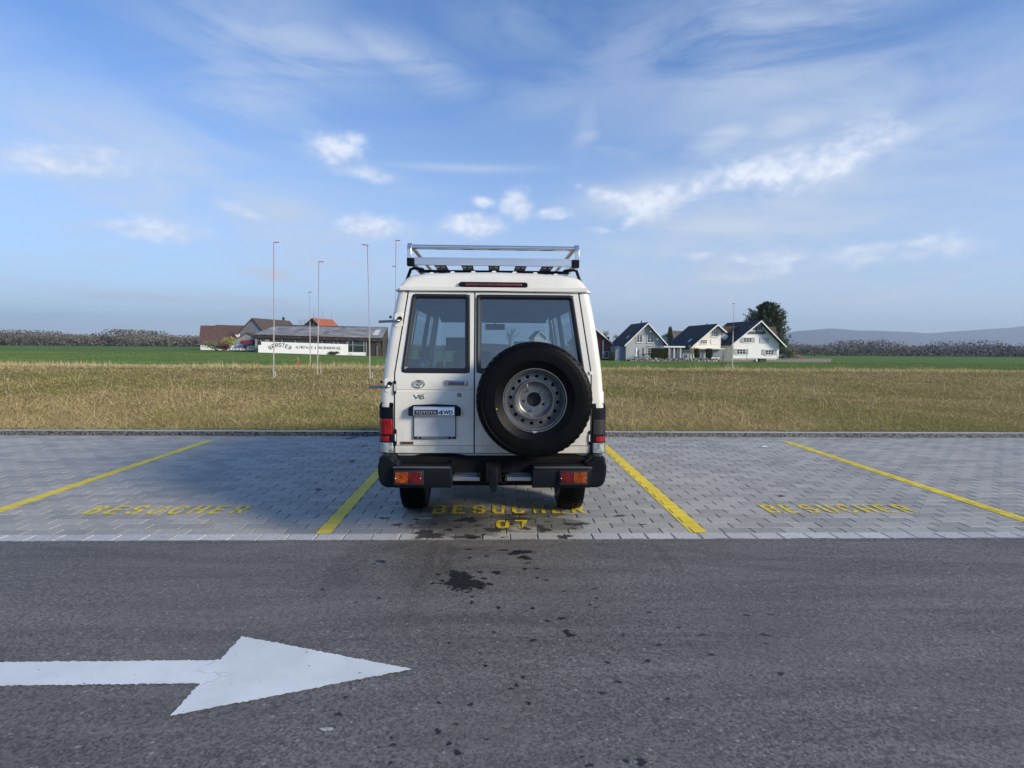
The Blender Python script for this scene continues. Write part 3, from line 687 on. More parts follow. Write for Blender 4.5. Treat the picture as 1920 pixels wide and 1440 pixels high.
# rough dry grass: hundreds of thousands of blades, one object
def grass_object(name, N, ysel, hfun, wfun, cfun, lean=.5, xr=1.15, margin=5, **kw):
    Yp = ysel(N); N = len(Yp); Xp = (rng.random(N)*2-1)*(Yp*xr+margin)
    pz = np.where(Yp > 40, KERB_H-.012-(np.minimum(Yp, 150)-40)*np.interp(Xp/Yp, [-.62,-.47,-.35,-.215,-.05,.1,.25,.5], [.001,.0011,.0062,.0113,.014,.0165,.0175,.0175]), KERB_H-.012)
    def vnoise(fx, fy, seed):
        r2 = np.random.default_rng(seed); G = r2.random((256, 256)); a = Xp*fx+100; b_ = Yp*fy+100
        i, j = np.floor(a).astype(int), np.floor(b_).astype(int); u, v_ = a-i, b_-j; u = u*u*(3-2*u); v_ = v_*v_*(3-2*v_)
        g_ = lambda p, q: G[p % 256, q % 256]
        return (g_(i, j)*(1-u)+g_(i+1, j)*u)*(1-v_)+(g_(i, j+1)*(1-u)+g_(i+1, j+1)*u)*v_
    pa = .5*vnoise(.35, .30, 1)+.3*vnoise(1.3, .9, 2)+.2*vnoise(3.5, 2.5, 3)
    pb = .6*vnoise(.25, .22, 5)+.4*vnoise(1.9, 1.2, 6)
    h = hfun(Xp, Yp, pa, pb)*rng.uniform(.45, 1.25, N); w = wfun(Yp)*rng.uniform(.6, 1.4, N)
    th = rng.random(N)*6.283; ln = np.abs(rng.normal(0, lean, N)).clip(0, 2.2) if lean < 1 else np.abs(rng.normal(lean, .33, N)).clip(0, 1.62); ph = rng.random(N)*6.283
    hx, hy = np.cos(th)*w/2, np.sin(th)*w/2
    tx, ty, tz = np.cos(ph)*h*np.sin(ln), np.sin(ph)*h*np.sin(ln), h*np.cos(ln).clip(.08)
    V = np.empty((N, 3, 3), np.float32)
    V[:, 0] = np.stack([Xp-hx, Yp-hy, pz], 1); V[:, 1] = np.stack([Xp+hx, Yp+hy, pz], 1); V[:, 2] = np.stack([Xp+tx, np.maximum(Yp+ty, Y_KERB+KERB_W*.8), pz+tz], 1)
    me = bpy.data.meshes.new(name); me.vertices.add(N*3); me.loops.add(N*3); me.polygons.add(N)
    me.vertices.foreach_set('co', V.ravel()); me.loops.foreach_set('vertex_index', np.arange(N*3, dtype=np.int32))
    me.polygons.foreach_set('loop_start', np.arange(0, N*3, 3, dtype=np.int32)); me.update(calc_edges=True)
    C_ = cfun(Xp, Yp, pa, pb, N); CC = np.ones((N, 3, 4), np.float32); CC[:, :, :3] = C_[:, None, :]
    ca = me.color_attributes.new('tone', 'FLOAT_COLOR', 'POINT'); ca.data.foreach_set('color', CC.ravel())
    me.materials.append(M['blade']); o = bpy.data.objects.new(name, me); col.objects.link(o); return tag(o, **kw)
m, T_, b, out = new_mat('grass_blade')
at_ = T_.n('ShaderNodeAttribute'); at_.attribute_name = 'tone'; T_.l(at_.outputs['Color'], b.inputs['Base Color']); b.inputs['Roughness'].default_value = .7; b.inputs['Specular IOR Level'].default_value = .25
tl = T_.n('ShaderNodeBsdfTranslucent'); T_.l(at_.outputs['Color'], tl.inputs[0]); mx = T_.n('ShaderNodeMixShader'); mx.inputs[0].default_value = .3
T_.l(b.outputs[0], mx.inputs[1]); T_.l(tl.outputs[0], mx.inputs[2]); T_.l(mx.outputs[0], out.inputs[0]); M['blade'] = m
STRAW = np.array([.60, .47, .21]); PALE = np.array([.76, .62, .36]); BROWN = np.array([.37, .25, .13]); GREEN = np.array([.20, .24, .055]); OLIVE = np.array([.39, .32, .11])
def pick(r, ps, cols):
    cs_ = np.cumsum(ps/ps.sum(1, keepdims=True), 1); k = (r[:, None] > cs_).sum(1).clip(0, len(cols)-1); return np.array(cols)[k]
def meadow_col(X, Y, pa, pb, N):
    g_ = ((pb-.50)*8+.50).clip(.03, 2.4); d = ((pa-.45)*4+.6).clip(.1, 2)
    ps = np.stack([.75*d, .20*d, .35+.8*(1-pb)*(pa > .5), g_*.60, g_*1.2+.55], 1)
    c_ = pick(rng.random(N), ps, [STRAW, PALE, BROWN, GREEN, OLIVE]); mean_ = (ps/ps.sum(1, keepdims=True))@np.array([STRAW, PALE, BROWN, GREEN, OLIVE]); return (c_*.55+mean_*.45)*rng.uniform(.85, 1.3, (N, 1))
def ysel_near(N):
    u = rng.random(N); y0, y1 = Y_KERB+KERB_W+.03, 38.5
    return (1/(1/y0-u*(1/y0-1/y1)))**1.0
def h_meadow(X, Y, pa, pb): return (.03+.085*pa+.06*(rng.random(len(X)) > .93))*(1+.010*(Y-10))+.10*np.exp(-((Y-36.3)/1.8)**2)
grass_object('meadow_grass', 720000, ysel_near, h_meadow, lambda Y: .0055+.0013*(Y-8).clip(0), meadow_col, lean=1.22, kind='stuff')
def ysel_edge(N): return rng.normal(36.6, 1.0, N).clip(33.5, 38.9)
grass_object('tall_dry_grass', 26000, ysel_edge, lambda X, Y, pa, pb: .14+.34*((pa-.42)*4).clip(0, 1)**1.5*rng.random(len(X)), lambda Y: .022+0*Y, lambda X, Y, pa, pb, N: pick(rng.random(N), np.tile([1.2, 1.0, .4, 0.05, .25], (N, 1)), [STRAW, PALE, BROWN, GREEN, OLIVE])*rng.uniform(.8, 1.15, (N, 1)), lean=.22, kind='stuff')
# single long stalks leaning over near the kerb
def ysel_st(N): return rng.uniform(9.95, 24, N)
grass_object('straw_stalks', 1300, ysel_st, lambda X, Y, pa, pb: .16+.34*(rng.random(len(X)) > .8)+.1*pa, lambda Y: .007+.0006*(Y-8), lambda X, Y, pa, pb, N: np.tile(PALE, (N, 1))*rng.uniform(.8, 1.15, (N, 1)), lean=.75, kind='stuff')
# short lawn beyond
def ysel_lawn(N): u = rng.random(N); return 38.6+(u**1.6)*60
grass_object('green_field_grass', 170000, ysel_lawn, lambda X, Y, pa, pb: .035+.05*pa, lambda Y: .03+.0012*(Y-38), lambda X, Y, pa, pb, N: (np.array([[.15, .23, .058]])*(1+.35*(pb[:, None]-.5)*2)+np.array([[.05, .03, .01]])*rng.random((N, 1))*.6), lean=.5, kind='stuff')
# ------------------------------------------------------------------ text helper (built-in font)
_dg = None
def text_mesh(txt, size, bold=0.0, spacing=1.0, shear=0.0):
    c = bpy.data.curves.new('t', 'FONT'); c.body = txt; c.size = size; c.offset = bold*size; c.space_character = spacing; c.shear = shear
    c.align_x = 'CENTER'; c.align_y = 'CENTER'; c.extrude = 0; c.resolution_u = 3
    o = bpy.data.objects.new('t', c); col.objects.link(o); bpy.context.view_layer.update()
    me = o.evaluated_get(bpy.context.evaluated_depsgraph_get()).to_mesh()
    V = [tuple(v.co) for v in me.vertices]; F = [tuple(p.vertices) for p in me.polygons]
    o.evaluated_get(bpy.context.evaluated_depsgraph_get()).to_mesh_clear(); bpy.data.objects.remove(o); bpy.data.curves.remove(c)
    return V, F
def wall_text(mb, txt, cx, y, cz, w, h, bold=.0, shear=0, u=(1, 0, 0), depth=.0015):
    V, F = text_mesh(txt, 1.0, bold, shear=shear)
    x0, x1 = min(v[0] for v in V), max(v[0] for v in V); z0, z1 = min(v[1] for v in V), max(v[1] for v in V)
    U = Vector(u)
    vs = [Vector((cx, y, cz))+U*(((v[0]-x0)/(x1-x0)-.5)*w)+Vector((0, 0, ((v[1]-z0)/(z1-z0)-.5)*h)) for v in V]
    mb.add(vs, F)

# ------------------------------------------------------------------ the vehicle
YR = 4.27
def yl(z): return YR+max(0, z-1.35)*.085
car = empty('off_road_vehicle', (0, YR, 0))
tag(car, 'boxy white off-road vehicle with rear spare wheel and roof rack, parked in the bay', 'off-road vehicle')

WZ = [(.50, .80), (.60, .825), (.73, .842), (1.0, .846), (1.11, .847), (1.20, .845), (1.212, .835), (1.34, .826), (1.50, .806), (1.66, .782), (1.82, .752), (1.90, .736), (1.955, .722)]
def wid(z): return float(np.interp(z, [a for a, b in WZ], [b for a, b in WZ]))
def xd(z): return float(np.interp(z, [.73, 1.338, 1.953], [.7385, .7345, .6365]))
body = MB()
# rear corner pillars
zs = [.735, .85, 1.0, 1.11, 1.20, 1.208, 1.214, 1.34, 1.45, 1.6, 1.75, 1.85, 1.955]
for s in (-1, 1):
    colp = []
    for z in zs:
        w = wid(z); y = yl(z)
        colp.append([(s*(xd(z)+.007), y+.030, z), (s*(xd(z)+.007), y+.002, z), (s*(w-.055), y+.001, z), (s*(w-.030), y+.006, z), (s*(w-.012), y+.020, z), (s*(w-.002), y+.048, z), (s*w, y+.09, z)])
    vs = [p for r_ in colp for p in r_]; k = 7
    body.add(vs, [(i*k+j, i*k+j+1, (i+1)*k+j+1, (i+1)*k+j) for i in range(len(zs)-1) for j in range(k-1)])
# side walls with window openings and wheel arches
WIN = [(4.56, 5.46), (5.54, 6.38)]; DWIN = (6.62, 7.42)
AX_R, AX_F, AR = 5.42, 8.40, .47
def zb(Y):
    z = .50
    for a in (AX_R, AX_F):
        d = abs(Y-a)
        if d < AR: z = max(z, .42+math.sqrt(AR*AR-d*d))
    return z
Yc = sorted(set([yl(1.0)+.09, 4.56, 5.46, 5.54, 6.38, 6.62, 7.42, 7.62]+[AX_R+AR*math.sin(a) for a in np.linspace(-1.55, 1.55, 15)]))
zr = [1.0, 1.11, 1.20, 1.212, 1.34, 1.37, 1.50, 1.66, 1.82, 1.885, 1.955]
for s in (-1, 1):
    for i in range(len(Yc)-1):
        a, b_ = Yc[i], Yc[i+1]; mid = (a+b_)/2
        col_ = [zb(a), zb(b_)]
        body.add([(s*.835, a, col_[0]), (s*.835, b_, col_[1]), (s*wid(1.0), b_, 1.0), (s*wid(1.0), a, 1.0)], [(0, 1, 2, 3)])
        for j in range(len(zr)-1):
            z0, z1 = zr[j], zr[j+1]
            opn = z0 >= 1.365 and z1 <= 1.89 and any(w0 <= mid <= w1 for w0, w1 in WIN+[DWIN])
            if opn: continue
            f0 = lambda Y, z: (s*wid(z), (yl(z)+.09 if Y < 4.37 else Y), z)
            body.add([f0(a, z0), f0(b_, z0), f0(b_, z1), f0(a, z1)], [(0, 1, 2, 3)])
# lower rear valance and sill under the doors
body.slab([(-.80, .80, YR+.045, .60), (-.80, .80, YR+.035, .728)], .02)
body.box(-.70, .70, YR+.03, YR+.05, 1.958, 1.985)
# front: wings, bonnet, scuttle, A pillars
for s in (-1, 1):
    ys_ = [7.62, 7.8, 7.97, 8.1, 8.25, 8.40, 8.55, 8.7, 8.84, 9.0]
    vs = []
    for y in ys_:
        t_ = (y-7.62)/1.4; wz = .845-.03*t_
        vs += [(s*.835, y, zb(y)), (s*wz, y, .95), (s*(wz-.01), y, 1.10-.05*t_), (s*(wz-.10), y, 1.17-.07*t_), (s*.60, y, 1.19-.06*t_)]
    body.add(vs, [(i*5+j, i*5+j+1, (i+1)*5+j+1, (i+1)*5+j) for i in range(len(ys_)-1) for j in range(4)])
    body.tube([(s*.735, 7.46, 1.95), (s*.79, 7.60, 1.60), (s*.815, 7.72, 1.22)], [.035, .03, .03], 6)
hood = MB()
vs = []
for y, dz in ((7.72, 0), (8.2, -.005), (8.7, -.03), (8.98, -.07), (9.03, -.12)):
    for x_ in (-.60, -.35, 0, .35, .60): vs.append((x_, y, 1.215+dz+(.03 if abs(x_) < .4 else 0)))
hood.add(vs, [(i*5+j, i*5+j+1, (i+1)*5+j+1, (i+1)*5+j) for i in range(4) for j in range(4)])
hood.build('bonnet', M['paint'], car, smooth=40)
body.box(-.80, .80, 9.0, 9.04, .55, 1.12)
body.box(-.74, .74, 7.66, 7.74, 1.10, 1.21)
bo = body.build('body', M['paint'], car, smooth=32)
# roof: loft, with drip rail and ribs
roof = MB(); sec = [(-.722, .0), (-.712, .035), (-.695, .068), (-.668, .100), (-.62, .122), (-.52, .134), (-.3, .147), (0, .153), (.3, .147), (.52, .134), (.62, .122), (.668, .100), (.695, .068), (.712, .035), (.722, 0)]
yy = [(4.325, 0, 1), (4.328, .30, .997), (4.340, .62, .99), (4.365, .84, .985), (4.41, .95, .985), (4.50, 1.0, .99), (5.0, 1.02, 1), (6.0, 1.03, 1), (7.0, 1.0, 1), (7.35, .88, .99), (7.50, .4, .985), (7.52, 0, .98)]
vs = []
for y, hf, xf in yy:
    for x_, h_ in sec: vs.append((x_*xf, y, 1.963+h_*hf))
k = len(sec)
roof.add(vs, [(i*k+j, i*k+j+1, (i+1)*k+j+1, (i+1)*k+j) for i in range(len(yy)-1) for j in range(k-1)])
for x_ in (-.48, -.32, -.16, 0, .16, .32, .48):
    z_ = 1.963+np.interp(abs(x_), [0, .3, .52], [.153, .147, .134])
    roof.prism([(x_-.022, 4.47, z_-.004), (x_-.012, 4.47, z_+.011), (x_+.012, 4.47, z_+.011), (x_+.022, 4.47, z_-.004)], (0, 2.7, .003))
ro = roof.build('roof', M['paint'], car, smooth=50)
drip = MB()
pth = [(-.728, 7.45, 1.957), (-.732, 4.42, 1.957), (-.728, 4.345, 1.957), (-.705, 4.318, 1.9575), (-.6, 4.310, 1.958), (0, 4.306, 1.963), (.6, 4.310, 1.958), (.705, 4.318, 1.9575), (.728, 4.345, 1.957), (.732, 4.42, 1.957), (.728, 7.45, 1.957)]
drip.tube(pth, .0085, 8)
drip.build('drip_rail', M['paint'], ro, smooth=60)
sh = MB(); sh.box(-.66, .66, 4.322, 4.34, 1.938, 1.9545); sh.build('door_top_gap', M['black'], car)

# doors: strips round a window opening, pressed lower panel
def door(name, xl, xr, wl, wr, label=None):
    """xl,xr,wl,wr: functions of z for the door edges and the window opening edges"""
    b_ = MB(); g_ = .004
    low = [(.738, .010), (.792, .006), (.800, -.003), (1.0, -.006), (1.203, -.006), (1.209, .001), (1.215, .001), (1.221, -.004), (1.330, -.003), (1.346, .0)]
    b_.slab([(xl(z)+g_, xr(z)-g_, yl(z)+dy, z) for z, dy in low], .035)
    zz = [1.346, 1.45, 1.55, 1.65, 1.75, 1.85, 1.928]
    b_.slab([(xl(z)+g_, wl(z), yl(z), z) for z in zz], .035)
    b_.slab([(wr(z), xr(z)-g_, yl(z), z) for z in zz], .035)
    b_.slab([(xl(z)+g_, xr(z)-g_, yl(z), z) for z in (1.928, 1.948)], .035)
    return b_.build(name, M['paint'], car, smooth=25)
SX = -.1425
lin = lambda a, b_: (lambda z: float(np.interp(z, [a[0], b_[0]], [a[1], b_[1]])))
w1l = lin((1.346, -.686), (1.928, -.606)); w1r = lin((1.346, -.1765), (1.928, -.179))
w2l = lin((1.346, -.128), (1.928, -.130)); w2r = lin((1.346, .688), (1.928, .597))
dl = door('rear_door', lambda z: -xd(z), lambda z: SX-.001, w1l, w1r); dl['label'] = 'narrow left rear door with number plate'
dr = door('rear_door', lambda z: SX+.001, lambda z: xd(z), w2l, w2r); dr['label'] = 'wide right rear door carrying the spare wheel'
MB().box(-.735, .735, YR+.048, YR+.060, .74, 1.30).build('door_inner_panel', M['trim'], car)
MB().box(SX-.012, SX+.012, YR+.030, YR+.05, .74, 1.345).build('door_gap_seal', M['black'], car)
gp = MB()
for s in (-1, 1):
    rows = [(s*(xd(z)-.012), s*(xd(z)+.014)) for z in (.74, 1.346, 1.945)]
    gp.add([(rows[i][j], yl(z)+.032, z) for i, z in enumerate((.74, 1.346, 1.945)) for j in (0, 1)], [(0, 1, 3, 2), (2, 3, 5, 4)])
gp.add([(SX-.02, yl(1.34)+.037, 1.34), (SX+.02, yl(1.34)+.037, 1.34), (SX+.02, yl(1.945)+.037, 1.945), (SX-.02, yl(1.945)+.037, 1.945)], [(0, 1, 2, 3)])
gp.build('shut_line', M['black'], car)
def ring_frame(name, quad, r, d, m, parent, profile):
    """quad: 4 (x,z); profile list of (inset fraction, y offset)"""
    b_ = MB(); n = None; rings = []
    for f_, dy in profile:
        q = inset_poly(quad, d*f_); rp = round_poly([Vector((p[0], p[1])) for p in q], max(.004, r*(1-.5*f_)), 4)
        rings.append([(p.x, yl(p.y)+dy, p.y) for p in rp]); n = len(rp)
    vs = [p for g_ in rings for p in g_]
    b_.add(vs, [(i*n+j, i*n+(j+1) % n, (i+1)*n+(j+1) % n, (i+1)*n+j) for i in range(len(rings)-1) for j in range(n)])
    return b_.build(name, m, parent, smooth=50)
for d_, wl_, wr_ in ((dl, w1l, w1r), (dr, w2l, w2r)):
    q = [(wl_(1.343), 1.343), (wr_(1.343), 1.343), (wr_(1.931), 1.931), (wl_(1.931), 1.931)]
    ring_frame('window_seal', q, .030, .031, M['seal'], d_, [(-.08, .004), (0, -.006), (.35, -.011), (.7, -.006), (1.0, .010), (1.25, .014)])
    g_ = inset_poly(q, .028); b_ = MB(); b_.add([(p[0], yl(p[1])+.012, p[1]) for p in g_], [(0, 1, 2, 3)]); b_.build('window_pane', M['glass'], d_)
# heater wires on the wide pane
hw = MB()
for i in range(7):
    z = 1.42+i*.067; hw.tube([(w2l(z)+.035, yl(z)+.0135, z), (w2r(z)-.04, yl(z)+.0135, z)], .0006, 3)
hw.build('heater_wire', M['seat'], dr)
# handle, lock, emblem, lettering on the left door
b_ = MB(); b_.box(-.366, -.192, YR-.016, YR-.004, 1.252, 1.290); hd = b_.build('door_handle', M['chrome'], dl, bevel=.006)
b_ = MB(); b_.box(-.336, -.218, YR-.030, YR-.014, 1.256, 1.282); b_.build('handle_lever', pm('dark_chrome', (.25, .26, .30), .15, metal=1), hd, bevel=.005)
b_ = MB(); b_.prism([(-.358, YR-.0065, 1.252), (-.20, YR-.0065, 1.252), (-.222, YR-.0065, 1.228), (-.332, YR-.0065, 1.228)], (0, .004, 0)); b_.build('handle_recess', M['paint'], dl, bevel=.006)
b_ = MB(); b_.lathe([(0, -.012), (.009, -.012), (.011, -.009), (.0165, -.006), (.0165, 0)], (-.256, YR-.006, 1.180), (0, 1, 0), 24); lk = b_.build('door_lock', M['chrome'], dl, smooth=40)
b_ = MB(); b_.lathe([(.0095, -.0125), (.0125, -.0118), (.0145, -.0085), (.0125, -.0085)], (-.256, YR-.006, 1.180), (0, 1, 0), 24); b_.box(-.2575, -.2545, YR-.0192, YR-.0175, 1.174, 1.186); b_.build('lock_ring', M['black'], lk, smooth=40)
em = MB()
def ell(cx, cz, rx, rz, r): return em.tube([(cx+rx*math.cos(q), YR-.011, cz+rz*math.sin(q)) for q in np.linspace(0, 2*math.pi, 32, endpoint=False)], r, 6, closed=True)
ell(-.554, 1.261, .0435, .0285, .0032); ell(-.554, 1.2665, .028, .0115, .0026); ell(-.554, 1.2605, .0088, .0245, .0026)
em.build('oval_emblem', M['chrome'], dl, smooth=60)
le = MB()
def st(P, r=.0042): le.tube([(p[0], YR-.010, p[1]) for p in P], r, 6)
st([(-.590, 1.182), (-.570, 1.152), (-.552, 1.182)]); st([(-.515, 1.180), (-.532, 1.182), (-.546, 1.172), (-.548, 1.160), (-.540, 1.152), (-.522, 1.152), (-.514, 1.158), (-.518, 1.166), (-.546, 1.167)])
le.build('engine_badge', M['chrome'], dl, smooth=60)
st_ = MB(); st_.box(-.696, -.598, YR-.0075, YR-.0045, .806, .826); sk = st_.build('dealer_sticker', M['blacktext'], dl)
b_ = MB(); wall_text(b_, 'OFF ROAD', -.637, YR-.0082, .816, .066, .011, .01, .25); b_.build('sticker_lettering', M['orange'], sk)
b_ = MB(); wall_text(b_, 'X', -.684, YR-.0082, .816, .014, .013, .01, .25); b_.build('sticker_mark', M['platetext'], sk)
# number plate lamp housing and plate
hz = MB(); zt, zb_ = 1.106, 1.026
hz.prism([(-.628, YR-.006, zb_), (-.628, YR-.006, 1.078), (-.600, YR-.006, 1.104), (-.46, YR-.006, 1.110), (-.43, YR-.006, 1.1105), (-.275, YR-.006, 1.104), (-.243, YR-.006, 1.078), (-.243, YR-.006, zb_)], (0, -.030, 0))
hb = hz.build('plate_lamp_housing', M['plastic'], dl, bevel=.006)
b_ = MB(); b_.prism([(-.592, YR-.034, 1.027), (-.592, YR-.060, 1.031), (-.592, YR-.052, 1.092), (-.592, YR-.034, 1.097)], (.307, 0, 0)); gb = b_.build('garnish_bar', M['silver'], dl, bevel=.003)
b_ = MB()
for x0, x1 in ((-.628, -.593), (-.284, -.246)): b_.prism([(x0, YR-.03, 1.022), (x0, YR-.058, 1.030), (x0, YR-.046, 1.086), (x0, YR-.03, 1.094)], (x1-x0, 0, 0))
b_.build('housing_end', M['plastic'], hb, bevel=.006)
yb = YR-.0603
b_ = MB(); b_.box(-.582, -.409, yb-.0012, yb+.004, 1.0365, 1.0715); b_.build('badge_field', M['blacktext'], gb)
b_ = MB(); wall_text(b_, 'TOYOTA', -.4955, yb-.0022, 1.054, .158, .0215, .022); b_.build('badge_lettering', M['silver'], gb)
b_ = MB(); b_.add([(x_, yb-.0015-d_, z_) for x_, z_, d_ in ((-.406, 1.044, 0), (-.406, 1.050, 0), (-.384, 1.069, 0), (-.375, 1.069, 0), (-.396, 1.050, 0), (-.371, 1.050, 0), (-.371, 1.044, 0), (-.386, 1.039, .0003), (-.376, 1.039, .0003), (-.376, 1.0665, .0003), (-.386, 1.058, .0003))], [(0, 1, 2, 3, 4), (0, 4, 5, 6), (7, 8, 9, 10)]); wall_text(b_, 'WD', -.334, yb-.0015, 1.054, .068, .029, .035); b_.build('drive_lettering', M['blacktext'], gb)
b_ = MB(); b_.box(-.594, -.278, YR-.020, YR-.008, .848, 1.034); pf = b_.build('plate_frame', M['black'], dl, bevel=.002)
b_ = MB(); b_.box(-.588, -.284, YR-.0225, YR-.0195, .868, 1.028); b_.build('number_plate', M['plate'], pf)
b_ = MB(); wall_text(b_, 'OFF ROAD-ACCESSOIRES.CH', -.436, YR-.0212, .858, .198, .0115, .012, .2); b_.build('frame_lettering', M['platetext'], pf)
for x_ in (-.562, -.308): b_ = MB(); wall_text(b_, 'X', x_, YR-.0212, .858, .014, .012); b_.build('frame_mark', M['platetext'], pf)
# hinges
def hinge(x_, z0, z1, s):
    b_ = MB(); w = .019
    b_.prism([(x_-w/2, YR-.012, z0+.008), (x_-w/2, YR-.012, z1-.008), (x_, YR-.012, z1), (x_+w/2, YR-.012, z1-.012), (x_+w/2, YR-.012, z0+.012), (x_, YR-.012, z0)], (0, .03, 0))
    h_ = b_.build('door_hinge', M['plastic'], car, bevel=.003)
    b_ = MB(); zc_ = (z0+z1)/2; b_.box(x_-.002*s-.0045, x_-.002*s+.0045, YR-.016, YR-.011, zc_-.026, zc_+.026); b_.build('hinge_reflector', M['whitepl'], h_)
hinge(-.733, 1.178, 1.288, -1); hinge(-.731, .792, .925, -1); hinge(.730, .800, .915, 1)
b_ = MB(); b_.box(.718, .740, YR-.010, YR+.01, 1.335, 1.362); b_.build('door_stop', M['paint'], car, bevel=.004)
# tail lamps
def lamp(s):
    def P(x0, x1, z0, z1, y0, y1, name, m, par, bev=.006):
        b_ = MB(); xs2 = sorted((s*x0, s*x1))
        n_ = 5; vs = []
        for z in (z0, z1):   # outer edge curls forward
            for t_ in np.linspace(0, 1, n_): xx = x0+(x1-x0)*t_; cur = max(0, (xx-.80)/.06)**2*.045 if xx > .80 else 0; vs.append((s*xx, y0+cur, z))
            for t_ in np.linspace(1, 0, n_): xx = x0+(x1-x0)*t_; vs.append((s*xx, y1, z))
        k_ = 2*n_; b_.add(vs, [tuple(range(k_)), tuple(range(2*k_-1, k_-1, -1))]+[(i, (i+1) % k_, k_+(i+1) % k_, k_+i) for i in range(k_)])
        return b_.build(name, m, par, bevel=bev)
    hs_ = P(.746, .858, .735, 1.085, YR-.012, YR+.10, 'tail_lamp_housing', M['plastic'], car)
    b_ = MB(); b_.prism([(s*.746, YR-.011, 1.083), (s*.858, YR+.03, 1.083), (s*.852, YR+.03, 1.106), (s*.842, YR+.012, 1.118), (s*.76, YR-.004, 1.119), (s*.746, YR-.006, 1.117)], (0, .05, 0)); b_.build('lamp_cap', M['plastic'], hs_, bevel=.004)
    if s < 0:
        P(.752, .855, .880, .998, YR-.019, YR+.06, 'brake_lens', M['redlens'], hs_)
        P(.778, .850, .829, .868, YR-.018, YR+.06, 'reflector_lens', M['redlens'], hs_, .003)
        P(.748, .851, .741, .819, YR-.018, YR+.06, 'reversing_lens', M['clearlens'], hs_)
        for k_ in range(5):
            b_ = MB(); z_ = .890+k_*.024; b_.box(-.852, -.756, YR-.0205, YR-.019, z_, z_+.0012)
            b_.build('lens_rib', M['redlens2'], hs_)
    else:
        P(.752, .855, .880, .998, YR-.017, YR+.06, 'smoked_lens', M['black'], hs_)
        P(.775, .850, .829, .868, YR-.018, YR+.06, 'reflector_lens', M['redlens'], hs_, .003)
        P(.752, .851, .741, .819, YR-.018, YR+.06, 'reversing_lens', M['clearlens'], hs_)
    return hs_
lamp(-1); lamp(1)
b_ = MB()
for s in (-1, 1): b_.tube([(s*(wid(z)+.002), YR+.13, z) for z in (.74, .95, 1.10)]+[(s*.835, YR+.11, 1.13)], .006, 6)
b_.build('wing_flange', M['paint'], car, smooth=60)
# rods with round mounts on the left pillar
for z, x0, xe, zc_ in ((1.722, -.700, -.842, 1.722), (1.238, -.772, -.918, 1.238)):
    b_ = MB(); b_.tube([(x0, YR-.004+(z-1.35 > 0)*.03, z+.010), (x0, YR-.03, z+.006), (x0-.015, YR-.038, z+.002), (xe, YR-.034, z-.004)], [.011, .011, .010, .009], 12)
    rb = b_.build('side_rod', M['gun'], car, smooth=50)
    b_ = MB(); b_.lathe([(0, -.02), (.012, -.02), (.018, -.012), (.020, .02)], (x0, yl(z)+.01, z+.022), (0, 1, 0), 20); b_.build('rod_mount', M['plastic'], rb, smooth=40)
    b_ = MB(); b_.lathe([(0, -.012), (.008, -.010), (.011, 0), (.008, .012), (0, .014)], (x0-.068, YR+.03, z+.034), (0, 1, 0), 12); b_.build('rubber_knob', M['black'], rb, smooth=60)
    b_ = MB(); q = [Vector((x0-.040, z+.060)), Vector((x0+.022, z+.070)), Vector((x0+.022, z-.035)), Vector((x0-.02, z-.045)), Vector((x0-.040, z-.03))]
    P_ = round_poly(q, .014, 3); b_.prism([(p.x, yl(p.y)-.001, p.y) for p in P_], (0, .006, 0)); b_.build('mount_plate', M['paint'], rb, bevel=.002)
# high stop lamp
q = round_poly([Vector((-.263, 1.983)), Vector((.256, 1.983)), Vector((.250, 2.024)), Vector((-.257, 2.024))], .018, 5)
b_ = MB(); b_.prism([(p.x, 4.295+(p.y-1.98)*.35, p.y) for p in q], (0, .07, 0)); sl = b_.build('high_stop_lamp', M['plastic'], car, bevel=.005)
b_ = MB(); b_.box(-.215, .205, 4.293, 4.31, 1.993, 2.012); b_.build('stop_lamp_lens', M['redlens2'], sl, bevel=.004)

# bumper
bp = MB()
def pts(L, Y): return [tuple(at(a, c, Y)) for a, c in L]
for s in (-1, 1):
    prof = [(.853, .742), (.858, .690), (.866, .668), (.862, .60), (.852, .545), (.825, .515), (.79, .503), (.70, .500), (.69, .742)]
    q = [(.760, .742), (.853, .742), (.857, .700), (.866, .672), (.864, .61), (.852, .553), (.832, .524), (.795, .512), (.700, .512), (.700, .70), (.742, .712)]
    bp.prism([(s*a*.966, 4.11, z) for a, z in q], (0, .62, 0))
bu = bp.build('bumper_corner', M['plastic'], car, bevel=.022, seg=3)
b_ = MB()
for x0, x1 in ((-.715, -.298), (.285, .715)):
    b_.prism([(x0, 4.08, .520), (x0, 4.072, .640), (x0, 4.088, .668), (x0, 4.125, .676), (x0, 4.30, .690), (x0, 4.30, .520)], (x1-x0, 0, 0))
be = b_.build('bumper_step', M['plastic'], car, bevel=.006)
b_ = MB(); b_.box(-.72, .72, 4.20, 4.34, .613, .715); b_.box(-.31, .30, 4.17, 4.30, .611, .705); b_.build('bumper_beam', M['under'], car, bevel=.006)
b_ = MB(); b_.box(-.72, -.31, 4.070, 4.10, .664, .674); b_.box(.30, .72, 4.070, 4.10, .664, .674); b_.build('bumper_edge_strip', pm('greyer_black', (.07, .075, .085), .4), be, bevel=.003)  # strip slightly paler than the bumper
for x0, x1, lab, s in ((-.712, -.498, 'left', -1), (.478, .690, 'right', 1)):
    b_ = MB(); b_.box(x0, x1, 4.056, 4.085, .546, .652); fr = b_.build('bumper_lamp', M['black'], be, bevel=.004)
xs_l = [(-.700, -.610, 'amber'), (-.606, -.512, 'redlens2')]; xs_r = [(.488, .578, 'redlens2'), (.582, .676, 'amber')]
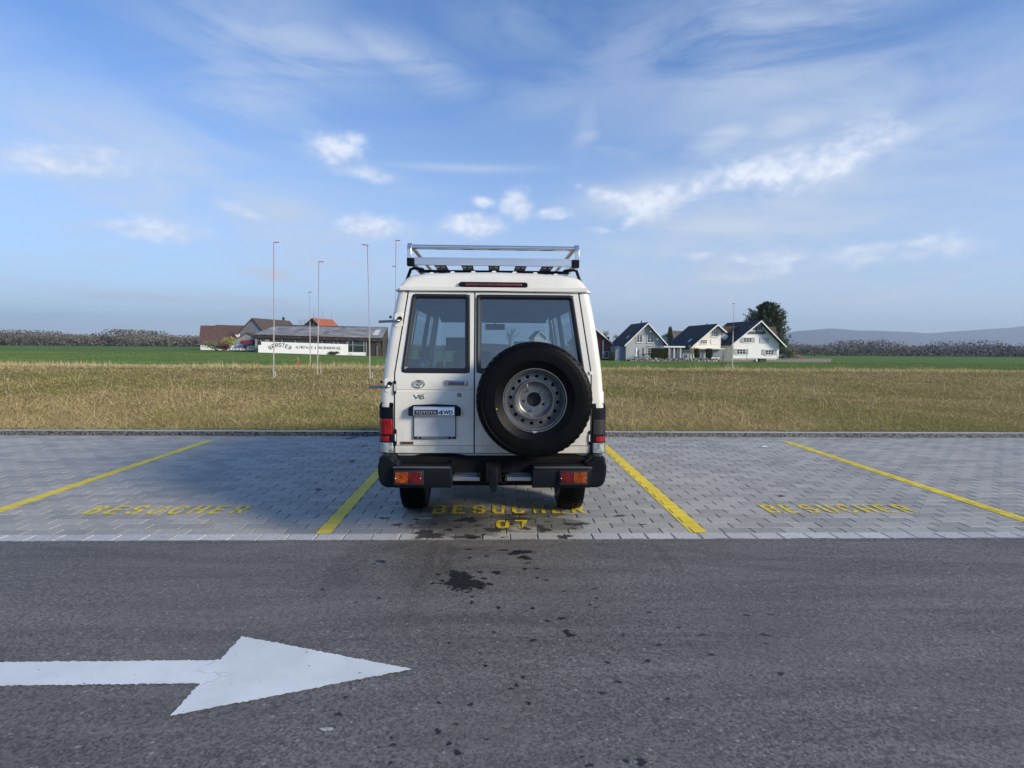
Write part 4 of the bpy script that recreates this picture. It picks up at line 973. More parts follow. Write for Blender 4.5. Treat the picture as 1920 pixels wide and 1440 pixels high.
for L in (xs_l, xs_r):
    for x0, x1, mt in L:
        b_ = MB(); b_.box(x0, x1, 4.050, 4.062, .562, .640); ln = b_.build('amber_lens' if mt == 'amber' else 'red_lens', M[mt], be, bevel=.003)
b_ = MB()
for x_ in (-.697, -.517, .492, .672): b_.lathe([(0, -.004), (.004, -.003), (.005, 0)], (x_, 4.050, .598), (0, 1, 0), 8)
b_.build('lens_screw', M['chrome'], be, smooth=60)
# aluminium guard boards
for x0, x1, a0, a1 in ((-.298, -.094, -.292, -.122), (.092, .297, .120, .282)):
    b_ = MB(); b_.prism([(x0, 4.19, .545), (x0, 4.185, .573), (x0, 4.205, .577), (x0, 4.24, .608), (x0, 4.27, .608), (x0, 4.27, .545)], (x1-x0, 0, 0))
    b_.box(a0, a1, 4.215, 4.26, .607, .618); b_.build('guard_board', M['alu'], car, bevel=.0025)
# tow hitch
b_ = MB(); b_.box(-.052, .058, 4.10, 4.24, .555, .70); b_.tube([(.003, 4.14, .55), (.003, 4.06, .53), (.003, 4.03, .56), (.003, 4.03, .60)], .018, 10)
b_.lathe([(0, .030), (.017, .026), (.025, .012), (.0265, 0), (.024, -.014), (.014, -.026), (.014, -.05)], (.003, 4.03, .645), (0, 0, 1), 16)
tb = b_.build('tow_hitch', M['under'], car, bevel=.004)
b_ = MB(); b_.prism([(-.028, 4.045, .685), (.034, 4.045, .685), (.036, 4.045, .56), (.018, 4.045, .50), (-.002, 4.045, .497), (-.026, 4.045, .56)], (0, -.035, 0)); b_.build('hitch_cap', M['plastic'], tb, bevel=.008)
b_ = MB()
for s in (-1, 1):
    b_.tube([(s*.075+.003+.022*math.cos(q), 4.13, .575+.03*math.sin(q)) for q in np.linspace(0, 6.28, 14, endpoint=False)], .005, 6, closed=True)
b_.build('chain_eye', M['plastic'], tb, smooth=60)
# underside
b_ = MB()
for s in (-1, 1):
    b_.box(s*.48-.035, s*.48+.035, 4.32, 8.9, .52, .64)
    b_.tube([(s*.55, 4.50, .52), (s*.55, 4.9, .41), (s*.55, 5.42, .35), (s*.55, 6.0, .42), (s*.55, 6.35, .53)], .028, 6)
    b_.box(s*.40-.09, s*.40+.10, 4.36, 4.62, .47, .54)
    b_.box(s*.66-.06, s*.66+.13, 4.30, 4.50, .485, .60)
    b_.lathe([(.0, -.02), (.028, -.02), (.028, .02), (0, .02)], (s*.345, 4.33, .51), (0, 1, 0), 16)
b_.tube([(-.62, AX_R, .40), (.62, AX_R, .40)], .045, 12)
b_.lathe([(0, -.18), (.06, -.16), (.13, -.06), (.145, 0), (.13, .06), (.06, .16), (0, .18)], (.10, AX_R, .40), (0, 1, 0), 16)
b_.tube([(-.62, AX_F, .40), (.62, AX_F, .40)], .045, 12)
b_.box(-.78, .78, 4.36, 8.9, .60, .66); b_.box(-.76, .76, 6.0, 7.8, .44, .59)  # the lower wide box is an unseen block, added to darken the ground
b_.box(-.46, .44, 4.72, 5.18, .38, .60); b_.box(-.46, .46, 6.3, 7.3, .30, .60); b_.box(-.62, .62, 7.9, 8.8, .34, .60); b_.box(-.30, .1, 7.2, 8.4, .34, .60)  # low tank and front masses, added out of sight to block light underneath
b_.tube([(.36, 7.0, .42), (.38, 5.0, .50), (.40, 4.45, .50)], .03, 10)
b_.build('chassis_and_light_blocks', M['under'], car, smooth=40)
b_ = MB()
for s in (-1, 1):     # inner wheel houses and dark domes seen above the bumper
    for ax_ in (AX_R, AX_F):
        n_ = 12; vs = []
        for x_ in (.50, .832):
            for q in np.linspace(0, math.pi, n_+1): vs.append((s*x_, ax_+(AR+.01)*math.cos(q), .42+(AR+.01)*math.sin(q)))
        b_.add(vs, [(i, i+1, n_+2+i, n_+1+i) for i in range(n_)])
    xc = -.40 if s < 0 else .50
    b_.prism([(xc+.24*math.cos(q), YR+.02, .690+.044*math.sin(q)) for q in np.linspace(0, math.pi, 14)], (0, .02, 0))
b_.build('wheel_housing', M['under'], car, smooth=40)

# wheels
def wheel(O, ax, Rt, Wt, parent, name, spare=False, tread_n=52):
    O = Vector(O); ax = Vector(ax)
    w = empty(name, (0, 0, 0)); w.parent = parent
    t_ = MB(); h = Wt/2; rr = .2250
    prof = [(rr-.012, -h*.66), (rr+.004, -h*.78), (rr+.020, -h*.86), (rr+.055, -h*.96), (rr+.058, -h*.985), (Rt*.78, -h*.995), (Rt*.84, -h*.985), (Rt*.845, -h*.965), (Rt*.90, -h*.93), (Rt*.905, -h*.945), (Rt*.945, -h*.88), (Rt-.014, -h*.78), (Rt-.010, -h*.70), (Rt-.010, 0)]
    prof = prof+[(a, -b_) for a, b_ in prof[-2::-1]]
    t_.lathe(prof, O, ax, 88)
    u = ax.orthogonal().normalized(); v = ax.cross(u)
    rr_ = random.Random(5)
    def lug(q, dq, a0, a1, sk=0, r0=None, r1=None, drop=0):
        r1 = r1 or Rt; r0 = Rt-.016
        P = []
        for r_, a_, qq in ((r0, a0, q), (r0, a1, q+sk), (r0, a1, q+sk+dq), (r0, a0, q+dq), (r1-drop, a0, q), (r1, a1, q+sk), (r1, a1, q+sk+dq), (r1-drop, a0, q+dq)):
            P.append(O+ax*a_+(u*math.cos(qq)+v*math.sin(qq))*r_)
        t_.add(P, [(4, 5, 6, 7), (0, 1, 5, 4), (1, 2, 6, 5), (2, 3, 7, 6), (3, 0, 4, 7)])
    for i in range(tread_n):
        q = 2*math.pi*i/tread_n; dq = 2*math.pi/tread_n*.66
        lug(q, dq, -h*.86, -h*.42, .05, drop=.012); lug(q+dq*.7, dq, h*.86, h*.42, .05, drop=.012)
        lug(q+.02, dq*.9, -h*.34, -h*.04, .06); lug(q+.05, dq*.9, h*.06, h*.36, -.06)
    for i in range(tread_n):   # shoulder blocks on the sidewall
        q = 2*math.pi*i/tread_n; dq = 2*math.pi/tread_n*.5
        for sg in (-1, 1):
            P = [O+ax*(sg*a_)+(u*math.cos(qq)+v*math.sin(qq))*r_ for r_, a_, qq in ((Rt*.925, h*.93, q), (Rt*.925, h*.93, q+dq), (Rt*.985, h*.82, q+dq), (Rt*.985, h*.82, q), (Rt*.92, h*.90, q), (Rt*.92, h*.90, q+dq), (Rt*.97, h*.76, q+dq), (Rt*.97, h*.76, q))]
            t_.add(P, [(0, 1, 2, 3), (0, 1, 5, 4), (1, 2, 6, 5), (2, 3, 7, 6), (3, 0, 4, 7)])
    ty = t_.build('tyre', M['rubber'], w, smooth=28)
    # rim: flange, well, disc with real holes
    r_ = MB(); f0 = -h*.80
    r_.lathe([(.2235, f0+.012), (.2275, f0+.004), (.2265, f0-.001), (.2215, f0-.001), (.2185, f0+.004), (.2160, f0+.018), (.2085, f0+.020), (.2060, f0+.026), (.2040, f0+.048), (.1985, f0+.066), (.1935, f0+.075)], O, ax, 96)
    def D(r, a, qq): return O+ax*a+(u*math.cos(qq)+v*math.sin(qq))*r
    def holed(r0, r1, a0, a1, n, rc, rh, q0=0, depth=.012):
        for i in range(n):
            qc = 2*math.pi*i/n+q0; hw_ = math.pi/n; B = []; Hh = []; K = 24
            for k_ in range(K):
                s_ = 2*math.pi*k_/K; cx, cy = math.cos(s_), math.sin(s_); m_ = max(abs(cx), abs(cy)); sx, sy = cx/m_, cy/m_
                rr2 = (r0+r1)/2+sy*(r1-r0)/2; aa = a0+(a1-a0)*(rr2-r0)/(r1-r0)
                B.append(D(rr2, aa, qc+sx*hw_))
                rq = rc+rh*cy; ah = a0+(a1-a0)*(rq-r0)/(r1-r0); Hh.append((rq, ah, qc+rh*cx/rc))
            H1 = [D(*p) for p in Hh]; H2 = [D(p[0], p[1]+depth, p[2]) for p in Hh]
            vs = B+H1+H2
            r_.add(vs, [(k_, (k_+1) % K, K+(k_+1) % K, K+k_) for k_ in range(K)]+[(K+k_, K+(k_+1) % K, 2*K+(k_+1) % K, 2*K+k_) for k_ in range(K)])
    holed(.150, .1935, f0+.060, f0+.075, 16, .1695, .0130, .1)
    r_.lathe([(.150, f0+.060), (.146, f0+.054), (.139, f0+.046), (.134, f0+.046), (.128, f0+.056), (.118, f0+.078), (.108, f0+.088), (.098, f0+.090)], O, ax, 96)
    holed(.052, .098, f0+.090, f0+.090, 5, .0765, .0095, .0 if not spare else math.pi/2*0, .014)
    r_.lathe([(.052, f0+.090), (.052, f0+.110)], O, ax, 48)
    rm = r_.build('rim', M['rim'], w, smooth=35)
    b2 = MB(); b2.lathe([(0, f0+.13), (.20, f0+.13), (.20, f0+.16), (0, f0+.16)], O, ax, 32); b2.build('wheel_shadow_disc', M['black'], w)  # black disc added behind the holes for the shade inside the wheel
    return w, ty, rm, (D, f0)
sw, ty, rm, (D, f0) = wheel((.292, 4.085, 1.166), (0, 1, 0), .415, .235, car, 'spare_wheel', True)
# lug nuts: orientation from the axis basis
ax_ = Vector((0, 1, 0)); u_ = ax_.orthogonal().normalized(); v_ = ax_.cross(u_)
ang0 = math.atan2(Vector((0, 0, -1)).dot(v_), Vector((0, 0, -1)).dot(u_))
for o_ in (rm,):   # turn the rim so that one stud hole points down
    pass
nt_ = MB()
for k_ in range(5):
    q = 2*math.pi*k_/5
    c_ = Vector((.292, 4.085, 1.166))+ax_*(f0+.090)+(u_*math.cos(q)+v_*math.sin(q))*.0765
    d_ = (u_*math.cos(q)+v_*math.sin(q))
    nt_.lathe([(0, -.030), (.004, -.029), (.0075, -.022), (.0085, -.016), (.0085, -.004), (.0115, -.002), (.0115, .001)], c_, (0, 1, 0), 6) if d_.z < -.9 or d_.z > .5 else None
nt_.build('wheel_nut', M['chrome'], rm)
b_ = MB(); b_.box(.292-.016, .292+.016, 4.085+f0-.007, 4.085+f0+.002, 1.166-.226, 1.166-.216); b_.box(.292-.006, .292+.006, 4.085+f0-.006, 4.085+f0, 1.166-.231, 1.166-.226); b_.build('balance_weight', M['silver'], rm, bevel=.001)
b_ = MB(); b_.lathe([(0, -.121), (.0045, -.1205)], (.292-.268, 4.085+.004, 1.166-.058), (0, 1, 0), 10); b_.build('yellow_dot', pm('yellow_mark', (.62, .6, .05), .6), ty)
b_ = MB(); b_.box(.20, .385, YR-.10, YR-.004, 1.08, 1.25); b_.build('spare_carrier', M['under'], dr)
wheel((-.728, AX_R, .400), (1, 0, 0), .402, .235, car, 'wheel')
wheel((.728, AX_R, .400), (-1, 0, 0), .402, .235, car, 'wheel')
wheel((-.728, AX_F, .400), (1, 0, 0), .402, .235, car, 'wheel')
wheel((.728, AX_F, .400), (-1, 0, 0), .402, .235, car, 'wheel')

# side windows, windscreen, interior
for s in (-1, 1):
    for a, c in WIN+[DWIN]:
        b_ = MB(); b_.add([(s*(wid(1.37)-.006), a, 1.37), (s*(wid(1.37)-.006), c, 1.37), (s*(wid(1.885)-.006), c, 1.885), (s*(wid(1.885)-.006), a, 1.885)], [(0, 1, 2, 3)])
        p_ = b_.build('side_window', M['sglass'], car)
        if a < 6.5: continue
        b_ = MB()
        for Y0, Y1 in (((a+c)/2-.012, (a+c)/2+.012),):
            b_.add([(s*(wid(1.37)-.010), Y0, 1.365), (s*(wid(1.37)-.010), Y1, 1.365), (s*(wid(1.885)-.010), Y1, 1.89), (s*(wid(1.885)-.010), Y0, 1.89), (s*(wid(1.37)-.030), Y0, 1.365), (s*(wid(1.37)-.030), Y1, 1.365), (s*(wid(1.885)-.030), Y1, 1.89), (s*(wid(1.885)-.030), Y0, 1.89)],
                   [(0, 1, 2, 3), (4, 7, 6, 5), (0, 4, 5, 1), (1, 5, 6, 2), (2, 6, 7, 3), (3, 7, 4, 0)])
        b_.build('window_bar', M['seal'], p_)
b_ = MB(); b_.add([(-.72, 7.70, 1.24), (.72, 7.70, 1.24), (.66, 7.47, 1.92), (-.66, 7.47, 1.92)], [(0, 1, 2, 3)]); b_.build('windscreen', M['sglass'], car)
b_ = MB()
L_ = []
for s in (-1, 1):   # inner side linings below and above the glass, and pillars between
    for z0, z1 in ((.70, 1.365), (1.892, 1.958)):
        b_.add([(s*(wid(max(z0, 1))-.014), 4.40, z0), (s*(wid(max(z0, 1))-.014), 7.6, z0), (s*(wid(z1)-.014), 7.6, z1), (s*(wid(z1)-.014), 4.40, z1)], [(0, 1, 2, 3)])
    for Y0, Y1 in ((4.36, 4.562), (5.458, 5.542), (6.378, 6.622), (7.418, 7.50)):
        b_.add([(s*(wid(1.36)-.014), Y0, 1.36), (s*(wid(1.36)-.014), Y1, 1.36), (s*(wid(1.9)-.014), Y1, 1.9), (s*(wid(1.9)-.014), Y0, 1.9)], [(0, 1, 2, 3)])
b_.add([(-.78, 4.36, .70), (.78, 4.36, .70), (.78, 7.7, .70), (-.78, 7.7, .70)], [(0, 1, 2, 3)])
b_.box(-.74, .74, 7.30, 7.66, .72, 1.30); b_.box(-.68, .68, 7.42, 7.46, 1.845, 1.97)
for s in (-1, 1): b_.box(s*.58-.17, s*.58+.17, 4.6, 6.2, .72, 1.02)
b_.build('interior_trim', M['trim'], car)
b_ = MB(); vs = []
for y in (4.42, 5.4, 6.4, 7.30, 7.47):
    zz = 1.975 if y < 7.2 else (1.955 if y < 7.4 else 1.925)
    for x_ in (-.69, -.5, 0, .5, .69): vs.append((x_, y, zz+(.045 if abs(x_) < .6 else 0)-(.05 if abs(x_) > .6 else 0)))
b_.add(vs, [(i*5+j, i*5+j+1, (i+1)*5+j+1, (i+1)*5+j) for i in range(4) for j in range(4)]); b_.build('headliner', M['liner'], car, smooth=60)
b_ = MB(); b_.tube([(-.66, 5.5, 1.935), (0, 5.5, 1.995), (.66, 5.5, 1.935)], .016, 6); b_.tube([(-.66, 6.5, 1.935), (0, 6.5, 1.985), (.66, 6.5, 1.935)], .018, 6); b_.build('roof_bow', M['liner'], car, smooth=60)
for xc, zt_, wd_ in ((-.40, 1.62, .29), (.37, 1.58, .27)):
    b_ = MB(); b_.box(xc-.27, xc+.27, 6.62, 6.76, .80, 1.36); b_.box(xc-.27, xc+.27, 6.65, 7.15, .78, .98); se = b_.build('front_seat', M['seat'], car, bevel=.04, seg=3)
    b_ = MB(); b_.box(xc-wd_/2, xc+wd_/2, 6.56, 6.66, zt_-.13, zt_+.02); b_.tube([(xc-.06, 6.62, 1.34), (xc-.06, 6.62, 1.50)], .008, 6); b_.tube([(xc+.06, 6.62, 1.34), (xc+.06, 6.62, 1.50)], .008, 6); b_.build('headrest', M['seat'], se, bevel=.03, seg=3)
b_ = MB(); b_.box(-.42, -.02, 6.05, 6.2, .80, 1.49); b_.box(-.42, -.02, 5.75, 6.05, .80, 1.0); b_.build('rear_seat', M['seat'], car, bevel=.05, seg=3)
b_ = MB(); b_.box(.02, .46, 6.05, 6.2, .80, 1.40); b_.box(.02, .46, 5.75, 6.05, .80, 1.0); b_.build('rear_seat', M['seat'], car, bevel=.05, seg=3)
b_ = MB(); b_.box(-.105, .140, 7.18, 7.21, 1.745, 1.820); b_.tube([(.015, 7.2, 1.79), (.015, 7.3, 1.87)], .012, 6); b_.build('rear_view_mirror', M['black'], car, bevel=.02, seg=3)
b_ = MB(); b_.tube([(-.37+.19*math.cos(q), 7.22+.02*math.sin(q), 1.20+.19*math.sin(q)) for q in np.linspace(0, 6.28, 24, endpoint=False)], .014, 8, closed=True); b_.build('steering_wheel', M['black'], car, smooth=60)
b_ = MB(); b_.tube([(.665, 6.5, 1.74), (.640, 6.5, 1.72), (.640, 6.5, 1.62), (.665, 6.5, 1.60)], .009, 8); b_.tube([(-.56, 6.5, 1.55), (-.56, 6.5, 1.30)], .012, 8); b_.build('grab_handle', M['whitepl'], car, smooth=60)
b_ = MB(); b_.box(-.70, -.52, 4.45, 4.75, 1.02, 1.44); b_.build('folded_seat', pm('wrapped_seat', (.12, .13, .14), .3, var=.4, scale=9), car, bevel=.05, seg=3)
# front details (hidden from here, seen from a step aside)
b_ = MB(); b_.box(-.42, .42, 9.035, 9.06, .80, 1.06); b_.build('grille', M['plastic'], car, bevel=.01)
for s in (-1, 1):
    b_ = MB(); b_.lathe([(0, .03), (.07, .024), (.09, 0)], (s*.56, 9.04, .94), (0, 1, 0), 24); b_.build('headlight', M['clearlens'], car, smooth=50)
    b_ = MB(); b_.box(min(s*.83, s*.99), max(s*.83, s*.99), 7.50, 7.53, 1.36, 1.52); b_.build('door_mirror', M['plastic'], car, bevel=.02)
b_ = MB(); b_.box(-.84, .84, 9.06, 9.20, .48, .66); b_.build('front_bumper', M['plastic'], car, bevel=.03)

# roof rack
rack = empty('roof_rack'); rack.parent = car
YB = 4.50
b_ = MB()
b_.box(-.617, .607, YB, YB+.030, 2.172, 2.2295)
for z in (2.183, 2.197, 2.213, 2.222): b_.box(-.617, .607, YB-.0022, YB, z, z+.0055)
b_.build('rear_board', M['alu'], rack, bevel=.0015)
b_ = MB()
for x0, x1 in ((-.676, -.617), (.607, .667)): b_.box(x0, x1, YB-.006, YB+.06, 2.164, 2.224)
b_.build('corner_bracket', M['plastic'], rack, bevel=.005)
for s, xo in ((-1, -.659), (1, .652)):
    b_ = MB()          # flat hoop rising from the bracket and running forward as the side rail
    P = [(YB+.02, 2.215), (YB+.018, 2.29), (YB+.030, 2.318), (YB+.055, 2.335), (YB+.09, 2.340), (7.0, 2.335), (7.1, 2.315), (7.14, 2.27), (7.14, 2.19)]
    w_ = .017; t2 = .010
    for i in range(len(P)-1):
        a, c = P[i], P[i+1]; d = Vector((0, c[0]-a[0], c[1]-a[1])); n_ = Vector((0, -d.z, d.y)).normalized()*t2
        O = Vector((xo-w_, a[0], a[1]))-n_; b_.fbox(O-d.normalized()*.004, (2*w_, 0, 0), d+d.normalized()*.008, n_*2)
    b_.build('side_hoop', M['alu_t'], rack, bevel=.003)
b_ = MB(); b_.tube([(-.645, YB+.05, 2.316), (.638, YB+.05, 2.316)], .0185, 14); b_.build('rear_tube', M['alu_t'], rack, smooth=50)
b_ = MB(); b_.tube([(-.645, 7.12, 2.30), (.638, 7.12, 2.30)], .0185, 14); b_.build('front_tube', M['alu_t'], rack, smooth=50)
for s in (-1, 1):
    b_ = MB(); b_.box(min(s*.600, s*.645), max(s*.600, s*.645), YB+.03, 7.14, 2.165, 2.205); b_.build('side_rail', M['alu_t'], rack, bevel=.002)
for x_ in (-.430, -.215, .0, .215, .430):
    b_ = MB(); b_.box(x_-.045, x_+.045, YB+.035, 7.1, 2.178, 2.192); sl_ = b_.build('rack_slat', M['plastic'], rack, bevel=.002)
    b_ = MB()
    for k_ in range(8):
        Y_ = 4.62+k_*.3; b_.box(x_-.035, x_-.008, Y_, Y_+.05, 2.174, 2.178); b_.box(x_+.008, x_+.035, Y_, Y_+.05, 2.174, 2.178)
    b_.build('slat_slot', M['silver'], sl_)
for Y_ in (4.62, 5.5, 6.4, 7.0):
    b_ = MB(); b_.box(-.60, .60, Y_, Y_+.035, 2.128, 2.150); b_.tube([(-.56, Y_+.018, 2.150), (-.63, Y_+.018, 2.163), (-.665, Y_+.018, 2.155), (-.700, Y_+.018, 2.060), (-.735, Y_+.018, 1.972)], .013, 8)
    b_.tube([(.56, Y_+.018, 2.150), (.63, Y_+.018, 2.163), (.665, Y_+.018, 2.155), (.700, Y_+.018, 2.060), (.735, Y_+.018, 1.972)], .013, 8)
    b_.build('rack_leg', M['plastic'], rack, bevel=.002)
# ------------------------------------------------------------------ background materials
M['roof_dark'] = pm('dark_roof_tiles', (.030, .028, .030), .8, var=.35, scale=3, bump=.4, bscale=14)
M['roof_brown'] = pm('brown_roof_tiles', (.085, .062, .052), .85, var=.3, scale=2.2, bump=.4, bscale=12)
M['roof_brown2'] = pm('russet_roof_tiles', (.13, .072, .055), .85, var=.35, scale=2, bump=.4, bscale=12)
M['roof_orange'] = pm('orange_roof_tiles', (.36, .10, .045), .8, var=.28, scale=2.4, bump=.4, bscale=12)
M['fibre'] = pm('weathered_fibre_cement', (.20, .20, .20), .85, var=.28, scale=.9, stretch=(.5, .5, 2.5), bump=.3, bscale=6, c2=(.26, .255, .245))
M['oldwood'] = pm('weathered_dark_boards', (.038, .031, .027), .85, var=.5, scale=2.2, stretch=(4, 4, .35))
M['oldwood2'] = pm('brown_boards', (.060, .045, .034), .85, var=.4, scale=2.2, stretch=(4, 4, .35))
M['greywood'] = pm('grey_timber', (.24, .24, .25), .85, var=.22, scale=1.8, stretch=(4, 4, .3))
M['stuccow'] = pm('white_render', (.84, .83, .80), .85, var=.03, scale=.7)
M['stuccoc'] = pm('cream_render', (.80, .75, .63), .85, var=.03, scale=.7)
M['stuccog'] = pm('light_grey_render', (.40, .42, .42), .85, var=.04, scale=.7)
M['stuccoshade'] = pm('shaded_grey_render', (.22, .26, .33), .85, var=.04, scale=.7)  # grey render with the shade of the left wall put into the colour
M['barge'] = pm('white_bargeboard', (.78, .78, .76), .6, var=.03)
M['wframe'] = pm('white_window_frame', (.80, .80, .79), .5, var=.02)
M['shutter'] = pm('grey_shutter', (.24, .25, .26), .7, var=.06, scale=6)
M['blindm'] = pm('pale_blind', (.42, .45, .47), .6, var=.05, scale=9, stretch=(1, 1, 6))
M['brick'] = pm('red_brick_wall', (.24, .085, .055), .85, var=.25, scale=5)
M['redcloth'] = pm('dark_red_metal', (.24, .02, .045), .6, var=.2)
M['bale'] = pm('white_wrapped_bale', (.72, .73, .70), .45, var=.12, scale=3)
M['stone'] = pm('grey_boulder', (.15, .145, .135), .9, var=.45, scale=2.5, bump=.6, bscale=9)
M['hedge'] = pm('hedge_leaf', (.030, .042, .012), .8, var=.45, scale=8)
M['conifer'] = pm('dark_conifer_needles', (.045, .070, .034), .8, var=.5, scale=.9, c2=(.085, .105, .050))
M['conifer2'] = pm('yellowish_conifer_needles', (.070, .085, .018), .8, var=.4, scale=1)
M['bark'] = pm('grey_bark', (.16, .14, .12), .9, var=.25, scale=5)
M['barkd'] = pm('dark_bark', (.06, .045, .035), .9, var=.25, scale=5)
M['curtain'] = pm('pale_curtain', (.55, .54, .50), .8, var=.15, scale=6, stretch=(5, 5, .2))
M['palis'] = pm('concrete_palisade', (.27, .26, .22), .9, var=.2, scale=3)
M['chim'] = pm('dark_chimney', (.04, .045, .045), .7, var=.2)
M['glassgreen'] = pm('dark_green_glass', (.02, .045, .042), .08, var=.3, scale=.6, spec=.8)
M['polew'] = pm('bare_batten_wood', (.50, .46, .42), .7, var=.12, scale=4)
M['poleg'] = pm('grey_thin_rod', (.22, .22, .24), .6, var=.1)
M['polered'] = pm('red_painted_rod', (.42, .06, .06), .6, var=.1)
M['flag'] = pm('orange_red_cloth', (.70, .07, .04), .6, var=.1)

class Front:
    """a vertical wall plane, turned by ang about z, set at distance Y on the sight line of px"""
    def __init__(s, px, Y, ang, zb=None):
        p = at(px, 660, Y); s.O = Vector((p.x, p.y, 0)); a = R(ang)
        s.u = Vector((math.cos(a), math.sin(a), 0)); s.b = Vector((-math.sin(a), math.cos(a), 0)); s.up = Vector((0, 0, 1))
    def uz(s, px, py, back=0):
        d = cam_rot @ Vector(((px-960)/FPX, -(py-720)/FPX, -1)); C = Vector((0, 0, CAM_H)); O = s.O+s.b*back
        t_ = (O-C).dot(s.b)/d.dot(s.b); h = C+d*t_
        return (h-O).dot(s.u), h.z
    def p(s, u, z, back=0): return s.O+s.u*u+s.up*z+s.b*back
    def poly(s, L, back=0): return [s.p(*s.uz(a, b_), back) for a, b_ in L]
    def rect(s, mb, x0, y0, x1, y1, back=-.05, th=.05):
        """box on the wall from photo corners, sticking out th"""
        u0, z1 = s.uz(x0, y0); u1, z0 = s.uz(x1, y1)
        mb.fbox(s.p(u0, z0, back), s.u*(u1-u0), s.b*th, s.up*(z1-z0)); return u0, u1, z0, z1
    def window(s, parent, x0, y0, x1, y1, cols=2, rows=(0.5,), shutters=None, glass='hglass', frame='wframe', fw=.07, sill=True):
        u0, z1 = s.uz(x0, y0); u1, z0 = s.uz(x1, y1); out = -.03
        mb = MB()
        def bar(a, b_, c, d, bk=-.075, t=.06): mb.fbox(s.p(a, c, bk), s.u*(b_-a), s.b*t, s.up*(d-c))
        bar(u0, u1, z0, z0+fw); bar(u0, u1, z1-fw, z1); bar(u0, u0+fw, z0+fw, z1-fw); bar(u1-fw, u1, z0+fw, z1-fw)
        for k in range(1, cols): c = u0+(u1-u0)*k/cols; bar(c-fw*.5, c+fw*.5, z0+fw, z1-fw, -.073, .05)
        for r_ in rows: c = z0+(z1-z0)*r_; bar(u0+fw, u1-fw, c-fw*.3, c+fw*.3, -.071, .045)
        w = mb.build('window', M[frame], parent)
        g = MB(); g.fbox(s.p(u0+.01, z0+.01, -.045), s.u*(u1-u0-.02), s.b*.03, s.up*(z1-z0-.02)); g.build('window_glass', M[glass], w)
        if sill: g = MB(); g.fbox(s.p(u0-.08, z0-.09, -.16), s.u*(u1-u0+.16), s.b*.15, s.up*.08); g.build('window_sill', M[frame], w)
        if shutters:
            for (a, b_) in shutters:
                ua, ub = s.uz(a, y0)[0], s.uz(b_, y0)[0]
                g = MB(); g.fbox(s.p(ua, z0, -.07), s.u*(ub-ua), s.b*.05, s.up*(z1-z0)); sh_ = g.build('shutter', M['shutter'], parent)
                g = MB(); um = (ua+ub)/2
                for c0, c1, e0, e1 in ((ua+.05, um-.03, z0+.08, z1-.08), (um+.03, ub-.05, z0+.08, z1-.08)): g.fbox(s.p(c0, e0, -.076), s.u*(c1-c0), s.b*.008, s.up*(e1-e0))
                g.build('shutter_panel', M['blindm'], sh_)
        return w
    def gable(s, root, L, wl, wr, apex, base_z, mats, over=.5, side_over=.5, th=.22, eave_l=None, eave_r=None, right_len=None, barge='barge'):
        """walls + roof. wl, wr, apex: (u,z) of left wall head, right wall head and ridge; L: depth"""
        wall, rf = mats; mb = MB()
        base = [(wl[0], base_z), (wr[0], base_z), wr, apex, wl]
        mb.prism([s.p(u, z) for u, z in base], s.b*L); mb.build('wall', M[wall], root)
        r_ = MB(); bg_ = MB()
        for k, (e, w) in enumerate(((eave_l, wl), (eave_r, wr))):
            sg = -1 if k == 0 else 1
            d = Vector((w[0]-apex[0], w[1]-apex[1])).normalized()
            end = Vector(e) if e else Vector(w)+d*side_over
            a0 = Vector(apex)
            nrm = Vector((-d.y, d.x))*(1 if (-d.y*0+d.x)*1 > 0 else -1)
            if nrm.y < 0: nrm = -nrm
            q = [a0, end, end+Vector((0, th)), a0+Vector((0, th*1.15))]
            r_.prism([s.p(v.x, v.y+.02, -over) for v in q], s.b*(L+2*over))
            if barge:
                q2 = [a0+Vector((0, -.10)), end+Vector((0, -.10)), end+Vector((0, th*.75)), a0+Vector((0, th*.85))]
                bg_.prism([s.p(v.x, v.y+.02, -over-.06) for v in q2], s.b*.055)
        ro_ = r_.build('roof', M[rf], root)
        if barge: bg_.build('bargeboard', M[barge], root)
        return ro_

# --- gable helper in photo coordinates
def house(name, label, cat, px, Y, ang, apex, wl, wr, base, L, mats, over=.6, **kw):
    F = Front(px, Y, ang); a = F.uz(*apex); l = F.uz(*wl); r_ = F.uz(*wr); b_ = F.uz(*base)[1]
    O = F.p((l[0]+r_[0])/2, b_); root = empty(name, (O.x, O.y, terrain(O.x, O.y))); tag(root, label, cat)
    ro_ = F.gable(root, L, l, r_, a, b_-1.2, mats, over=over, **kw)
    return F, root, ro_
def chimney(F, roof_, px, py0, py1, wpx, back, m='chim', cap=True):
    u, z1 = F.uz(px, py0, back); _, z0 = F.uz(px, py1, back); w = wpx*(F.O.y+back)/FPX/2
    mb = MB(); mb.fbox(F.p(u-w, z0-1.0, back), F.u*2*w, F.b*2*w, F.up*(z1-z0+1.0)); 
    return mb.build('chimney', M[m], roof_)
def skylight(F, parent, apex, wl, t0, t1, b0, b1):
    """pane lying on the left slope"""
    a = Vector(F.uz(*apex)); l = Vector(F.uz(*wl)); p0 = a.lerp(l, t0)+Vector((0, .30)); p1 = a.lerp(l, t1)+Vector((0, .30))
    mb = MB(); P = [F.p(p0.x, p0.y, b0), F.p(p0.x, p0.y, b1), F.p(p1.x, p1.y, b1), F.p(p1.x, p1.y, b0)]
    mb.prism(P, (0, 0, .08)); return mb.build('roof_window', M['glassy'], parent)
M['glassy'] = pm('roof_window_glass', (.45, .47, .48), .12, metal=.3, var=.1)

